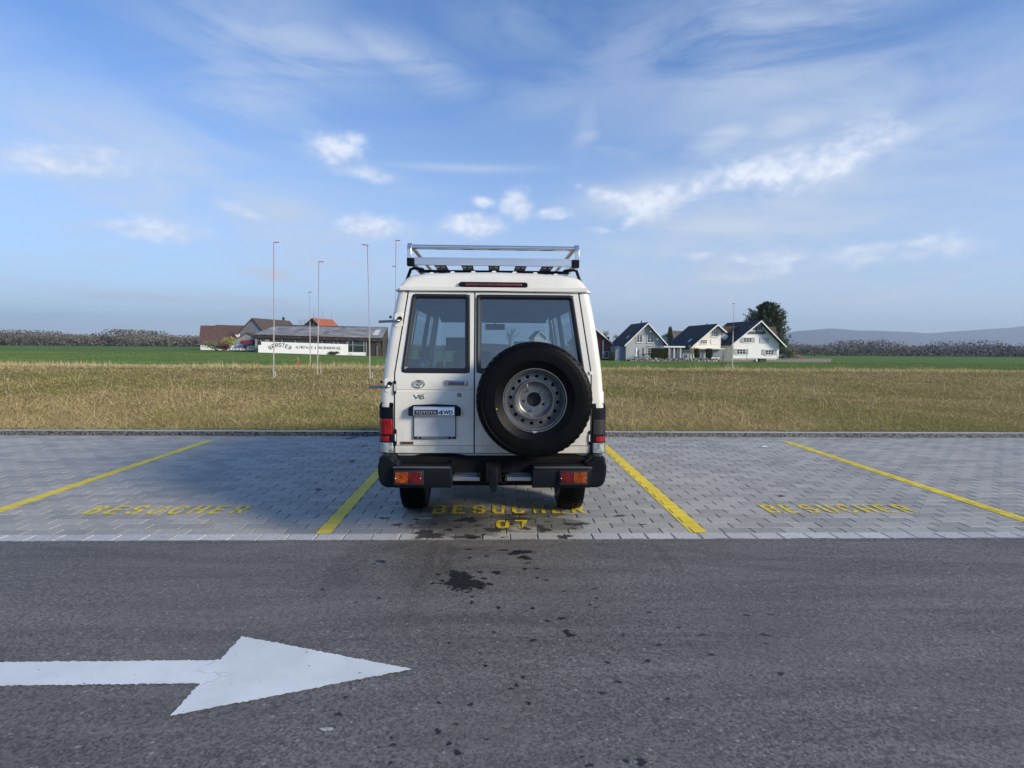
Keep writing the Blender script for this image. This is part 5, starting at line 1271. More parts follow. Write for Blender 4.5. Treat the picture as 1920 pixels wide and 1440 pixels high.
# ================= right side: houses
# grey gabled house
F, h1, r1 = house('gabled_house', 'light grey gabled house with dark roof and white bargeboards beside the low brick house', 'house', 1212, 104, 3, (1212.5, 607), (1174, 644), (1244, 642.5), (1212, 677), 9.0,
    ('stuccog', 'roof_dark'), over=.9, eave_l=None, side_over=.75)
chimney(F, r1, 1203, 601.5, 608, 2.0, 4)
skylight(F, r1, (1212.5, 607), (1174, 644), .70, .84, 1.8, 2.3)
F.window(h1, 1193.5, 627.5, 1204.5, 642, 2, (.42, .72)); F.window(h1, 1213.5, 627.5, 1225.5, 642.5, 2, (.42, .72)); F.window(h1, 1213.8, 651, 1226.5, 667.5, 2, (.35, .62, .84))
mb = MB()
for a in ((1192.5, 625.2, 1205.5, 627.4), (1213, 625.2, 1226.5, 627.4), (1213, 648.5, 1231, 650.8)): F.rect(mb, *a, back=-.12, th=.12)
mb.build('blind_box', M['shutter'], h1)
mb = MB(); G = Front(1174, 104, 3); u0, z0 = G.uz(1174, 678); lw = F.uz(1174, 644)
# lower lean part on its left side, shade put into the render colour
a = at(1153.5, 679, 104.6); b_ = at(1174.5, 648.6, 104.6); mb.box(a.x, b_.x, 104.6, 109, a.z-.8, b_.z); mb.build('side_annexe', M['stuccoshade'], h1)
for x0, x1, y0, y1 in ((1155, 1157.5, 650.5, 657), (1159, 1161.5, 650.5, 657), (1158, 1160, 669, 676), (1169, 1171.5, 672, 678)):
    F2 = Front(1160, 104.6, 0); F2.window(h1, x0, y0, x1, y1, 1, (), sill=False, fw=.03)
mb = MB(); F.rect(mb, 1203, 652, 1204.6, 668, back=-.6, th=.15); mb.tube([F.p(*F.uz(1198, 664), -.7), F.p(*F.uz(1213, 664), -.7)], .05, 5); mb.build('terrace_post', M['chim'], h1)
mb = MB()
for k in range(4): uu, zz = F.uz(1190+k*13, [632, 619, 622, 636][k]); mb.fbox(F.p(uu, zz-.1, -.9), F.u*.14, F.b*.9, F.up*.16)
mb.build('rafter_end', M['barge'], h1)
# low brick house partly hidden by the vehicle
F, h0, r0 = house('brick_house', 'low red brick house with white fascia between the vehicle and the grey gabled house', 'house', 1120, 112, 4, (1112, 615), (1086, 641), (1146, 645), (1120, 676), 9, ('brick', 'roof_dark'), over=1.0, side_over=.6)
F.window(h0, 1134, 659, 1141, 671, 1, (.5,), fw=.1)
mb = MB(); F.rect(mb, 1129.2, 638, 1130.6, 672, back=-.4, th=.2); F.rect(mb, 1128, 658, 1132, 664, back=-.5, th=.1); mb.build('porch_post', M['barge'], h0)
mb = MB(); a = F.poly([(1131, 631), (1149, 631), (1149, 644.5), (1138, 644)], 2.5); mb.prism(a, F.b*4); mb.build('rear_roof', M['roof_dark'], h0)
# small dark-roofed house behind the grey one
F, h2, r2 = house('background_house', 'small house with brownish roof peeping out behind the grey gabled house', 'house', 1246, 122, -38, (1262, 622), (1226, 640), (1268, 640), (1246, 676), 7.5, ('stuccow', 'roof_brown'), over=.5, side_over=.3)
F, h2b, r2b = house('background_house', 'small dark roof with pale bargeboard between the yellowish conifer and the cream house', 'house', 1266, 150, 6, (1262, 634), (1250, 648), (1279, 651), (1264, 674), 6, ('oldwood2', 'roof_dark'), over=.5, side_over=.2)
# cream house
F, h3, r3 = house('gabled_house', 'cream gabled house with long dark roof slope between the grey and the white shuttered house', 'house', 1341, 103, 4, (1341.5, 610), (1295, 650), (1352, 619), (1341, 674), 11, ('stuccoc', 'roof_dark'), over=1.0, side_over=.8)
chimney(F, r3, 1326, 607, 615, 2.2, 4)
skylight(F, r3, (1341.5, 610), (1295, 650), .72, .86, 2.2, 3.0)
F.window(h3, 1333.8, 620.5, 1345.8, 631, 3, (.4,)); F.window(h3, 1313.6, 636.8, 1325.5, 644.8, 3, (.5,)); 
mb = MB(); F.rect(mb, 1333, 637, 1345, 645.3, back=-.08, th=.06); mb.build('roller_blind', M['barge'], h3)
mb = MB(); F.rect(mb, 1312, 655, 1325.5, 672, back=-.3, th=.1); mb.build('terrace_door', M['blindm'], h3)
mb = MB(); F.rect(mb, 1300, 652.8, 1352, 654.6, back=-1.4, th=1.3); F.rect(mb, 1325.6, 653, 1327.4, 672, back=-1.3, th=.3); F.rect(mb, 1304, 654, 1305.5, 672, back=-1.3, th=.2); mb.build('terrace_canopy', M['barge'], h3)
mb = MB(); F.rect(mb, 1336, 656, 1352, 668, back=-.25, th=.1); mb.build('recess_wall', M['stuccoshade'], h3)  # plate in the same shade-toned render
# white house with shutters: gable and left wing
F, h4, r4 = house('gabled_house', 'large white house with grey shutters and dark roof in front of the big conifer', 'house', 1421, 111, 3, (1421.5, 603), (1374.5, 641.5), (1461, 644), (1421, 672.5), 12, ('stuccow', 'roof_dark'), over=1.25, side_over=1.1)
Fw = F
mb = MB(); mb.prism(F.poly([(1400, 626.5), (1421.3, 607), (1435, 621), (1435.6, 626.8)], -.06), F.b*.05); mb.build('gable_boarding', pm('dark_slate_boarding', (.11, .115, .135), .8, var=.12, scale=3, stretch=(.3, .3, 6)), h4)
for L_ in ([(1404, 620.5), (1410, 620.5), (1416, 613), (1416, 620.6), (1404, 620.6)],):
    pass
F.window(h4, 1406, 612.5, 1415.5, 620.5, 2, (), fw=.10, sill=True, glass='glassgrey') if 'glassgrey' in M else F.window(h4, 1406, 612.5, 1415.5, 620.5, 2, (), fw=.10)
F.window(h4, 1420.5, 609.5, 1429.5, 620.5, 2, (), fw=.10)
F.window(h4, 1394, 632.8, 1409.5, 642, 3, (.5,), shutters=[(1388, 1393.6), (1409.9, 1415.3)])
F.window(h4, 1381.5, 654.2, 1397.5, 664.4, 3, (.5,), shutters=[(1375.3, 1381.1), (1397.9, 1403.0)])
F.window(h4, 1434.8, 655.6, 1450.6, 665.4, 3, (.5,), shutters=[(1428.6, 1434.4), (1451.0, 1456.4)])
mb = MB(); F.rect(mb, 1424.3, 633.2, 1441, 643.6, back=-.08, th=.05); mb.build('roller_blind', M['blindm'], h4)
mb = MB(); F.rect(mb, 1372.2, 640, 1373.8, 672, back=-.2, th=.12); mb.build('downpipe', M['shutter'], h4)
# dormer roofs left and right of the main roof
mb = MB(); u0, z0 = F.uz(1352, 640, 4); u1, z1 = F.uz(1382, 613, 4)
mb.prism([F.p(*F.uz(a, b_, 5), 5) for a, b_ in ((1356.5, 612), (1392, 612), (1392, 634), (1358, 634))], F.b*2.5); mb.build('wing_roof', M['roof_brown'], h4)
mb = MB(); mb.prism([F.p(*F.uz(a, b_, 4.8), 4.8) for a, b_ in ((1356.3, 612), (1349.5, 633), (1358, 634))], F.b*2.5); mb.build('wing_gable', M['shutter'], h4)
mb = MB(); mb.prism([F.p(*F.uz(a, b_, 4.6), 4.6) for a, b_ in ((1349.5, 633), (1358, 625.5), (1372, 633.5), (1372, 645), (1349.5, 645))], F.b*4); mb.build('wing_wall', M['stuccow'], h4)
mb = MB(); mb.prism([F.p(*F.uz(a, b_, 3.2), 3.2) for a, b_ in ((1341.5, 642), (1355.5, 634), (1356, 639), (1344, 645))], F.b*3.5)
mb.prism([F.p(*F.uz(a, b_, 3.0), 3.0) for a, b_ in ((1358, 641), (1374, 634), (1376, 640), (1366, 642.5))], F.b*3.5); mb.build('porch_roof', M['roof_dark'], h4)
mb = MB(); mb.prism([F.p(*F.uz(a, b_, 4.0), 4.0) for a, b_ in ((1349, 643), (1357, 640), (1374, 641), (1374, 674), (1349, 674))], F.b*3.5); mb.build('wing_wall', M['stuccow'], h4)
Fp = Front(1360, 114.9, 3)
Fp.window(h4, 1359, 633.5, 1364, 638.5, 2, (), sill=False, fw=.12)
for x0, x1 in ((1350.5, 1352.3), (1355, 1359), (1366.5, 1370.5)): Fp.window(h4, x0, 654, x1, 665 if x0 != 1355 else 671, 1, (), sill=False, fw=.04)
mb = MB(); mb.prism([F.p(*F.uz(a, b_, 4), 4) for a, b_ in ((1436, 612.5), (1454, 612), (1459.5, 635.5), (1452, 634))], F.b*3); mb.build('dormer_roof', M['roof_brown'], h4)
mb = MB(); mb.prism([F.p(*F.uz(a, b_, 0), 0) for a, b_ in ((1459, 637), (1470.5, 644.5), (1464, 645.5), (1459, 643))], F.b*2.4); mb.build('side_canopy', M['barge'], h4)
mb = MB(); mb.fbox(F.p(*F.uz(1404, 600, 3), 3), (.05, 0, 0), (0, .05, 0), (0, 0, -1.4)); mb.fbox(F.p(*F.uz(1421.5, 603, -1.0), -1.0), (.04, 0, 0), (0, .04, 0), (0, 0, .1)); mb.build('roof_mast', M['poleg'], h4)

# garden things in front of the houses
def boulder_mesh(seed, m):
    rr = random.Random(seed); bm = bmesh.new(); bmesh.ops.create_icosphere(bm, subdivisions=1, radius=1)
    for v in bm.verts: v.co *= rr.uniform(.75, 1.15)
    me = bpy.data.meshes.new('boulder'); bm.to_mesh(me); bm.free(); me.materials.append(m); return me
BM = [boulder_mesh(i, M['stone']) for i in range(6)]
BM2 = [boulder_mesh(i+10, pm('pale_boulder', (.34, .33, .30), .9, var=.25, scale=3)) for i in range(3)]
wl_ = empty('boulder_wall', (26, 96, terrain(26, 96))); tag(wl_, 'low rubble wall of grey boulders in front of the grey and cream houses', 'stone wall')
rr = random.Random(4)
x_ = 1183
while x_ < 1347:
    for row, py in enumerate((677.6, 673.8)):
        if row == 1 and x_ < 1188: continue
        c = at(x_+rr.uniform(-1, 1), py+rr.uniform(-.4, .4), 96+row*.5); s_ = rr.uniform(.18, .30)
        place('boulder', (BM2 if rr.random() < .3 else BM)[rr.randrange(3)], c, wl_, rot=(rr.random()*3, rr.random()*3, rr.random()*3), scale=(s_*rr.uniform(1, 1.5), s_, s_*rr.uniform(.8, 1.05)))
    x_ += rr.uniform(2.6, 4.2)
mb = MB(); p0, p1 = at(1180, 674, 97), at(1348, 674, 97); mb.box(p0.x, p1.x, 96.6, 99, p0.z-1.2, p0.z-.02); mb.build('wall_core', M['chim'], wl_)
pw = empty('palisade_wall', (42, 98, terrain(42, 98))); tag(pw, 'low garden wall of upright concrete palisades below the white shuttered house', 'garden wall')
def palisade(px0, px1, par, Y=98):
    a, b_ = at(px0, 674, Y), at(px1, 674, Y); n = int((b_.x-a.x)/.30); me = None
    for k in range(n):
        xx = a.x+.3*k; z1 = at(px0+(px1-px0)*k/n, 673.4+(px0-1350)*.006, Y).z; z0 = z1-.95
        if me is None:
            q = MB().box(-.135, .135, -.09, .09, -.95, 0); me = bpy.data.meshes.new('palisade'); me.from_pydata(q.v, [], q.f); me.materials.append(M['palis'])
        place('palisade', me, (xx, Y+rr.uniform(-.02, .02), z1+rr.uniform(-.03, .03)), par)
palisade(1349, 1421, pw); palisade(1436, 1560, pw)
mb = MB(); a, b_ = at(1349, 672.6, 98), at(1560, 673.6, 98); mb.prism([(a.x, 97.9, a.z), (b_.x, 97.9, b_.z), (b_.x, 97.9, b_.z+.09), (a.x, 97.9, a.z+.09)], (0, .5, 0)); mb.build('coping', M['palis'], pw)
mb = MB(); a, b_ = at(1422, 681, 97.6), at(1435, 673, 97.6); mb.box(a.x, b_.x, 97.2, 98, a.z, b_.z); mb.box(a.x-.05, b_.x+.05, 97.15, 98.05, b_.z, b_.z+.08)
mb.build('dark_container', M['chim'], bevel=.03, label='dark box set into the palisade wall below the white house', cat='garden box')
def leafy(name, pts, n, size, m, parent=None, up=.3, **kw):
    """n small leaf faces on/inside given list of (centre, radii)"""
    V = []; Fc = []
    for k in range(n):
        c, r3 = pts[int(rng.random()*len(pts))]
        d = rng.normal(size=3); d /= np.linalg.norm(d)+1e-9; rad = rng.random()**.35
        p = Vector((c[0]+d[0]*r3[0]*rad, c[1]+d[1]*r3[1]*rad, c[2]+d[2]*r3[2]*rad))
        a = Vector(rng.normal(size=3)).normalized(); b_ = a.orthogonal().normalized(); s_ = size*rng.uniform(.6, 1.4)
        i = len(V); V += [tuple(p-a*s_), tuple(p+b_*s_*.6), tuple(p+a*s_), tuple(p-b_*s_*.6)]; Fc.append((i, i+1, i+2, i+3))
    mb = MB(); mb.v = V; mb.f = Fc; return mb.build(name, m, parent, **kw)
def box_hedge(px0, px1, py0, py1, Y, label, depth=1.2, m='hedge', n=2200):
    a, b_ = at(px0, py1, Y), at(px1, py0, Y); V = []; Fc = []
    root = empty('hedge', ((a.x+b_.x)/2, Y, a.z)); tag(root, label, 'hedge')
    mb = MB(); mb.box(a.x+.08, b_.x-.08, Y+.08, Y+depth, a.z-.3, b_.z-.10); mb.build('hedge_core', M[m], root)
    for k in range(n):
        f_ = rng.random()
        if f_ < .75: p = Vector((rng.uniform(a.x, b_.x), Y+rng.uniform(-.03, .12), rng.uniform(a.z, b_.z)))
        elif f_ < .9: p = Vector((rng.uniform(a.x, b_.x), Y+rng.uniform(0, depth), b_.z+rng.uniform(-.12, .05)))
        else: p = Vector((rng.choice([a.x, b_.x])+rng.uniform(-.06, .06), Y+rng.uniform(0, depth), rng.uniform(a.z, b_.z)))
        u = Vector(rng.normal(size=3)).normalized()*.10; v = u.orthogonal().normalized()*.06; i = len(V)
        V += [tuple(p-u), tuple(p+v), tuple(p+u), tuple(p-v)]; Fc.append((i, i+1, i+2, i+3))
    mb = MB(); mb.v = V; mb.f = Fc; mb.build('hedge_leaves', M[m], root)
box_hedge(1223.5, 1254, 653.5, 671, 97.5, 'square clipped dark hedge on the boulder wall in front of the grey house')
box_hedge(1143.5, 1152.5, 661, 677.5, 101, 'narrow dark hedge between the brick house and the grey gabled house', n=700)
box_hedge(1305, 1311.5, 654, 669, 100, 'dark clipped hedge column at the open side of the cream house terrace door', n=600)
box_hedge(1326.8, 1335.5, 654, 671.5, 99.5, 'dark clipped column of hedge between the cream and white houses', n=700)
# pavilion with curtains
pv_ = empty('garden_pavilion', tuple(at(1265, 673, 98.5))); tag(pv_, 'white flat-roofed garden pavilion with pale curtains beside the clipped hedge', 'pavilion')
a, b_ = at(1244, 651.5, 98.2), at(1284, 649, 98.2)
mb = MB(); mb.box(a.x, b_.x, 98, 101, a.z, b_.z); mb.build('pavilion_roof', M['barge'], pv_)
for px in (1254.5, 1264, 1276.5):
    p = at(px, 651, 98.2); q = at(px, 671.5, 98.2); mb = MB(); mb.box(p.x-.06, p.x+.06, 98.14, 98.26, q.z, p.z); mb.build('post', M['barge'], pv_)
for px0, px1 in ((1255, 1259), (1262, 1266), (1269.5, 1274.5)):
    a, b_ = at(px0, 671, 98.4), at(px1, 651.6, 98.4); mb = MB(); vs = []; n_ = 9
    for k in range(n_):
        xx = a.x+(b_.x-a.x)*k/(n_-1); vs += [(xx+.1, 98.4+.08*(k % 2), a.z), (xx, 98.4+.08*(k % 2), b_.z)]
    mb.add(vs, [(2*k, 2*k+2, 2*k+3, 2*k+1) for k in range(n_-1)]); mb.build('curtain', M['curtain'], pv_)
# terrace furniture, as dark and pale table and chairs
def garden_table(px, py, Y, label, m='chim'):
    p = at(px, py, Y); r_ = empty('garden_table', tuple(p)); tag(r_, label, 'garden table')
    mb = MB(); mb.box(p.x-.6, p.x+.6, Y-.4, Y+.4, p.z+.68, p.z+.73); mb.build('table_top', M[m], r_)
    for sx in (-.5, .5):
        for sy in (-.3, .3): q = MB(); q.box(p.x+sx-.03, p.x+sx+.03, Y+sy-.03, Y+sy+.03, p.z, p.z+.68); q.build('leg', M[m], r_)
garden_table(1213, 671, 99, 'dark garden table on the terrace of the grey house')
garden_table(1285, 671.5, 99, 'pale garden table on the terrace left of the cream house', 'barge')
p = at(1192, 668, 99); mb = MB(); mb.lathe([(0, 0), (.35, 0), (.35, .12), (.18, .16), (.14, .6), (.24, .9), (.16, 1.3), (0, 1.5)], (p.x, p.y, p.z), (0, 0, 1), 12)
mb.build('garden_statue', M['barge'], smooth=50, label='small white garden statue on the terrace before the grey house', cat='statue')

# trees
def twig_tree(name, label, px, py, Y, H, seed, spread=.55, m='bark', depth=5, r0=.10, group=None, trunkf=.28, n0=3):
    rr = random.Random(seed); p = at(px, py, Y); root = empty(name, (p.x, p.y, p.z)); tag(root, label, 'tree', group)
    tr_, cr_ = MB(), MB()
    def grow(mb, a, d, L, r_, lv):
        b_ = a+d*L; mid = a+d*L*.5+Vector((rr.uniform(-1, 1), rr.uniform(-1, 1), 0))*L*.05
        mb.tube([a, mid, b_], [r_, r_*.85, r_*.68], 5 if lv > 2 else 3, cap=False)
        if lv == 0: return
        for k in range(rr.choice((2, 3, 3))):
            nd = (d+Vector((rr.gauss(0, spread), rr.gauss(0, spread), rr.gauss(.10, spread*.5)))).normalized()
            st_p = a.lerp(b_, rr.uniform(.55, 1)); grow(cr_, st_p, nd, L*rr.uniform(.62, .82), r_*.6, lv-1)
    tr_.tube([p, p+Vector((0, 0, H*trunkf))], [r0*1.2, r0], 7, cap=False)
    for k in range(n0):
        nd = Vector((rr.gauss(0, spread*.7), rr.gauss(0, spread*.7), 1)).normalized(); grow(cr_, p+Vector((0, 0, H*trunkf*rr.uniform(.8, 1))), nd, H*.24, r0*.7, depth-1)
    tr_.build('trunk', M[m], root); cr_.build('crown', M[m], root); return root
twig_tree('bare_tree', 'bare leafless tree rising behind the long roof of the cream house', 1284, 672, 135, 6.6, 3, .5, depth=6, r0=.22)
twig_tree('bare_tree', 'small bare tree above the roof of the brick house', 1134, 655, 160, 6.5, 5, .3, depth=5, r0=.16)
twig_tree('bare_tree', 'little bare shrub in front of the white house wall', 1400, 672, 100, 1.9, 8, .55, depth=4, r0=.035)
twig_tree('bare_tree', 'pollarded bare tree beside the terrace of the cream house', 1298, 673, 99.5, 2.9, 12, .7, depth=3, r0=.11, trunkf=.45, n0=4)
twig_tree('bare_tree', 'dark bare tree just left of the grey house roof', 1158, 660, 118, 4.8, 21, .6, depth=5, r0=.16)
def conifer(name, label, px, pyb, Y, H, W, m, seed, nb=520, per=46, lean=0, rnd=1.0, leaf=.30):
    rr = np.random.default_rng(seed); p = at(px, pyb, Y); root = empty(name, tuple(p)); tag(root, label, 'tree')
    mb = MB(); mb.tube([(p.x, p.y, p.z), (p.x+lean*.5, p.y, p.z+H*.5), (p.x+lean, p.y, p.z+H*.97)], [W*.05, W*.035, .03], 8); mb.build('trunk', M['barkd'], root)
    V = []; Fc = []; lb = MB()
    lob = rr.uniform(.78, 1.12, 12)
    for b_ in range(nb):
        t_ = rr.random()**.9; th_ = rr.random()*6.283
        env = (np.sin(np.pi*min(1, (.06+.94*t_)))**.55 if rnd else 1)*(1-t_)**(.30 if rnd else .9)
        if not rnd: env = (1-t_)**.85*(min(1, t_/.06+.55))
        env *= lob[int((th_/6.283*6+t_*5)) % 12]
        reach = W/2*env*rr.uniform(.62, 1.14)
        z0 = t_*H*.93
        base = Vector((p.x+lean*t_, p.y, p.z+z0)); up_ = .35+.75*t_ if rnd else .15
        d = Vector((math.cos(th_), math.sin(th_), up_)).normalized()
        tip = base+d*reach
        if b_ % 3 == 0: lb.tube([tuple(base), tuple(tip)], [.05, .012], 3, cap=False)
        for k in range(per):
            f_ = rr.uniform(.35, 1.05); sp_ = (.16+.30*(1-f_))*max(.7, reach*.34)
            c = base+(tip-base)*f_+Vector(tuple(rr.normal(0, 1, 3)))*sp_*.62
            a = (d+Vector(tuple(rr.normal(0, .45, 3)))+Vector((0, 0, .25))).normalized()*leaf*rr.uniform(.6, 1.5); q = a.cross(Vector(tuple(rr.normal(size=3)))).normalized()*leaf*.28
            i = len(V); V += [tuple(c-q), tuple(c+q), tuple(c+a)]; Fc.append((i, i+1, i+2))
    lb.build('branches', M['barkd'], root); mb = MB(); mb.v = V; mb.f = Fc; mb.build('crown', M[m], root); return root
conifer('conifer', 'broad dark evergreen conifer towering behind the white shuttered house', 1440, 676, 124, 13.3, 12.6, 'conifer', 2, nb=620, per=40, lean=-.8, leaf=.42)
conifer('conifer', 'slim pointed yellowish conifer behind the roofs between grey and cream houses', 1255, 676, 120, 7.5, 2.9, 'conifer2', 6, nb=170, per=30, rnd=0, leaf=.20)
def shrub(name, label, px, py, Y, w, h, m, n=500, size=.12, cat='shrub'):
    p = at(px, py, Y); root = empty(name, tuple(p)); tag(root, label, cat); rr = random.Random(int(px))
    P_ = [((p.x+rr.uniform(-w/3, w/3), p.y+rr.uniform(-w/3, w/3), p.z+h*rr.uniform(.3, .75)), (w*.28, w*.28, h*.28)) for _ in range(9)]
    leafy('foliage', P_, n, size, M[m], root)
    mb = MB()
    for _ in range(9): mb.tube([tuple(p), (p.x+rr.uniform(-w/2.4, w/2.4), p.y+rr.uniform(-w/3, w/3), p.z+h*rr.uniform(.6, 1.05))], [.04, .01], 4, cap=False)
    mb.build('stems', M['bark'], root)
M['olive'] = pm('olive_leaf', (.11, .12, .045), .8, var=.4, scale=4)
M['yellowleaf'] = pm('yellow_green_leaf', (.26, .26, .06), .8, var=.3, scale=4)
M['redleaf'] = pm('dark_red_leaf', (.085, .015, .025), .8, var=.3, scale=4)
M['brownleaf'] = pm('dry_orange_leaf', (.30, .19, .13), .9, var=.3, scale=4)
shrub('shrub', 'loose olive shrub under the right end of the big conifer', 1477, 676, 101, 2.0, 2.6, 'olive', 700)
shrub('shrub', 'low dark shrub to the right of the white house wall', 1467, 677, 100, 1.4, 1.2, 'conifer', 300)
shrub('brush_pile', 'orange-brown pile of dry brush at the foot of the conifer', 1490, 676, 101, 2.6, 1.2, 'brownleaf', 800, .1, 'brush pile')
mb = MB(); a = at(1466, 676, 101)
for k in range(3): mb.box(a.x-1.0, a.x+.9, 101, 101.1, a.z+.2+k*.35, a.z+.32+k*.35)
mb.build('timber_stack', M['polew'], label='short stack of pale boards between white house and brush pile', cat='timber stack')
# young tree tied to two stakes in the field
p = at(1357, 691, 40.6); sp_ = empty('staked_sapling', tuple(p)); tag(sp_, 'young thin sapling between dark stakes in the green field before the white house', 'sapling')
for k, (px, py) in enumerate(((1353.7, 670.5), (1358.8, 678))):
    a = at(px, 691, 40.6); b_ = at(px+.6, py, 40.6); mb = MB(); mb.tube([a, b_], .022, 6); mb.build('stake', M['barkd'], sp_)
mb = MB(); a = at(1356.3, 690, 40.6); rr = random.Random(2)
mb.tube([a, at(1356.6, 662, 40.6)], [.016, .006], 5)
for k in range(9): t_ = rr.uniform(.4, .95); q = Vector(a).lerp(at(1356.6, 662, 40.6), t_); mb.tube([q, q+Vector((rr.uniform(-.15, .15), rr.uniform(-.1, .1), .22))], [.006, .002], 3)
mb.build('stem', M['bark'], sp_)

# ================= left side: works building and barns
# long hall: wall plane slightly receding to the right, ground falls with it
hall = empty('industrial_hall', (-28, 128, terrain(-28, 128))); tag(hall, 'long low grey-roofed hall with a white lettered wall in front', 'industrial building')
Yl, Yr_ = 122.0, 126.0
def hp(px, py, dY=0):
    t_ = (px-478)/(716-478); return at(px, py, Yl+(Yr_-Yl)*t_+dY)
mb = MB()     # body of the hall
q = [hp(478.5, 662), hp(478.5, 628), hp(716, 634), hp(716, 668.5)]
q0 = [v-Vector((0, 0, 1.0)) if k in (0, 3) else v for k, v in enumerate(q)]
mb.prism(q0, (0, 14, 0)); mb.build('wall', M['oldwood'], hall)
fb = [hp(477, 626.3, -.5), hp(477, 633.5, -.5), hp(716.5, 640.5, -.5), hp(716.5, 633.6, -.5)]
for k in range(40):    # fascia boards
    t0, t1 = k/40, (k+.93)/40
    a, b_ = fb[0].lerp(fb[3], t0), fb[0].lerp(fb[3], t1); c, d = fb[1].lerp(fb[2], t1), fb[1].lerp(fb[2], t0)
    dj = Vector((0, random.uniform(-.04, .04), random.uniform(-.03, .03))); o_ = MB(); o_.prism([a+dj, b_+dj, c+dj, d+dj], (0, .08, 0)); o_.build('fascia_board', M['oldwood2' if k % 4 == 1 else 'oldwood'], hall)
# roof of sheets: rows proud of each other
ra, rb = hp(477, 626.8, -.6), hp(716.5, 633.9, -.6); rc, rd_ = hp(726.5, 614.6, 9), hp(513, 612.2, 9)
rowsn, colsn = 4, 22
for j in range(rowsn):
    for i in range(colsn):
        f0, f1 = j/rowsn, (j+1.04)/rowsn; g0, g1 = i/colsn, (i+.985)/colsn
        P4 = [ra.lerp(rd_, f0).lerp(rb.lerp(rc, f0), g0), ra.lerp(rd_, f0).lerp(rb.lerp(rc, f0), g1), ra.lerp(rd_, f1).lerp(rb.lerp(rc, f1), g1), ra.lerp(rd_, f1).lerp(rb.lerp(rc, f1), g0)]
        dz_ = Vector((0, 0, .03+.03*(j % 2)+random.uniform(-.02, .04)))
        if random.random() < .05: mt = 'fibre2'
        else: mt = 'fibre'
        if (j, i) in ((2, 20), (1, 20)): mt = 'skyl'
        if mt == 'fibre2' and 'fibre2' not in M: M['fibre2'] = pm('brown_fibre_cement', (.17, .15, .14), .85, var=.3, scale=1)
        if 'skyl' not in M: M['skyl'] = pm('translucent_sheet', (.62, .63, .62), .5, var=.1)
        o_ = MB(); o_.prism([v+dz_ for v in P4], (0, 0, -.09)); o_.build('roof_sheet', M[mt], hall)
o_ = MB(); o_.prism([ra, rb, rc, rd_], (0, 0, -.12)); o_.build('roof_deck', M['oldwood'], hall)
# upper rear roof strip with ridge
a, b_, c, d = hp(513, 612.8, 9.3), hp(726.5, 615.6, 9.3), hp(728, 613.4, 13), hp(520, 608.5, 13)
o_ = MB(); o_.prism([a, b_, c, d], (0, 0, -.3)); o_.build('ridge_roof', M['roof_brown'], hall)
o_ = MB(); o_.prism([hp(726.5, 615, 9), hp(716.5, 634.2, -.5), hp(716.5, 668.5, 0), hp(729, 668, 9)], (.1, 0, 0)); o_.prism([hp(705, 640, -.02), hp(716, 641, -.02), hp(716, 668.5, -.02), hp(705, 668, -.02)], (0, -.1, 0)); o_.build('end_wall', M['oldwood2'], hall)
# clerestory windows
for k, (x0, x1) in enumerate(((483, 489), (490.5, 498), (508, 529), (533, 554), (557, 581), (585, 604), (609.5, 626), (629.5, 634), (638, 650))):
    y0 = 634.8+(x0-480)*.0297; y1 = 640.4+(x0-480)*.0297
    o_ = MB(); P4 = [hp(x0, y1+1, -.06), hp(x1, y1+1.1, -.06), hp(x1, y0+.1, -.06), hp(x0, y0, -.06)]; o_.prism(P4, (0, -.05, 0)); w_ = o_.build('window', M['hglass'], hall)
    o_ = MB(); o_.tube([P4[1], P4[2]], .10, 4); o_.build('window_frame', M['shutter'], w_)
o_ = MB(); o_.prism([hp(499.5, 640.5, -.06), hp(505.5, 640.7, -.06), hp(505.5, 634.9, -.06), hp(499.5, 634.8, -.06)], (0, -.05, 0)); o_.build('panel', M['greywood'], hall)
o_ = MB(); o_.prism([hp(478.5, 662, -.12), hp(482.5, 662, -.12), hp(482.5, 633, -.12), hp(478.5, 633, -.12)], (0, -.1, 0)); o_.build('corner_board', M['shutter'], hall)
# glazed bay at the right
for k, (x0, x1, y0, y1, mt) in enumerate(((652.5, 659.5, 648, 659.5, 'glassgreen'), (662.5, 681, 648.5, 659.8, 'glassgreen'), (655, 660, 640.6, 645.2, 'hglass'), (662.5, 681, 641, 646, 'glassgreen'), (683, 686, 649, 660, 'hglass'))):
    o_ = MB(); P4 = [hp(x0, y1, -.5), hp(x1, y1, -.5), hp(x1, y0, -.5), hp(x0, y0, -.5)]; o_.prism(P4, (0, .1, 0)); w_ = o_.build('window', M[mt], hall)
o_ = MB()
for (x0, y0), (x1, y1) in (((652, 646.8), (686, 647.8)), ((661.2, 640), (661.2, 667)), ((682, 640.5), (682, 661)), ((686.5, 641), (686.5, 667)), ((652.2, 640), (652.2, 660))): o_.tube([hp(x0, y0, -.65), hp(x1, y1, -.65)], .11, 4)
o_.build('bay_frame', M['shutter'], hall)
o_ = MB(); o_.prism([hp(651.5, 660, -.8), hp(685.8, 660.6, -.8), hp(685.8, 667.6, -.8), hp(651.5, 666.6, -.8)], (0, -.2, 0)); o_.build('bay_parapet', M['barge'], hall)
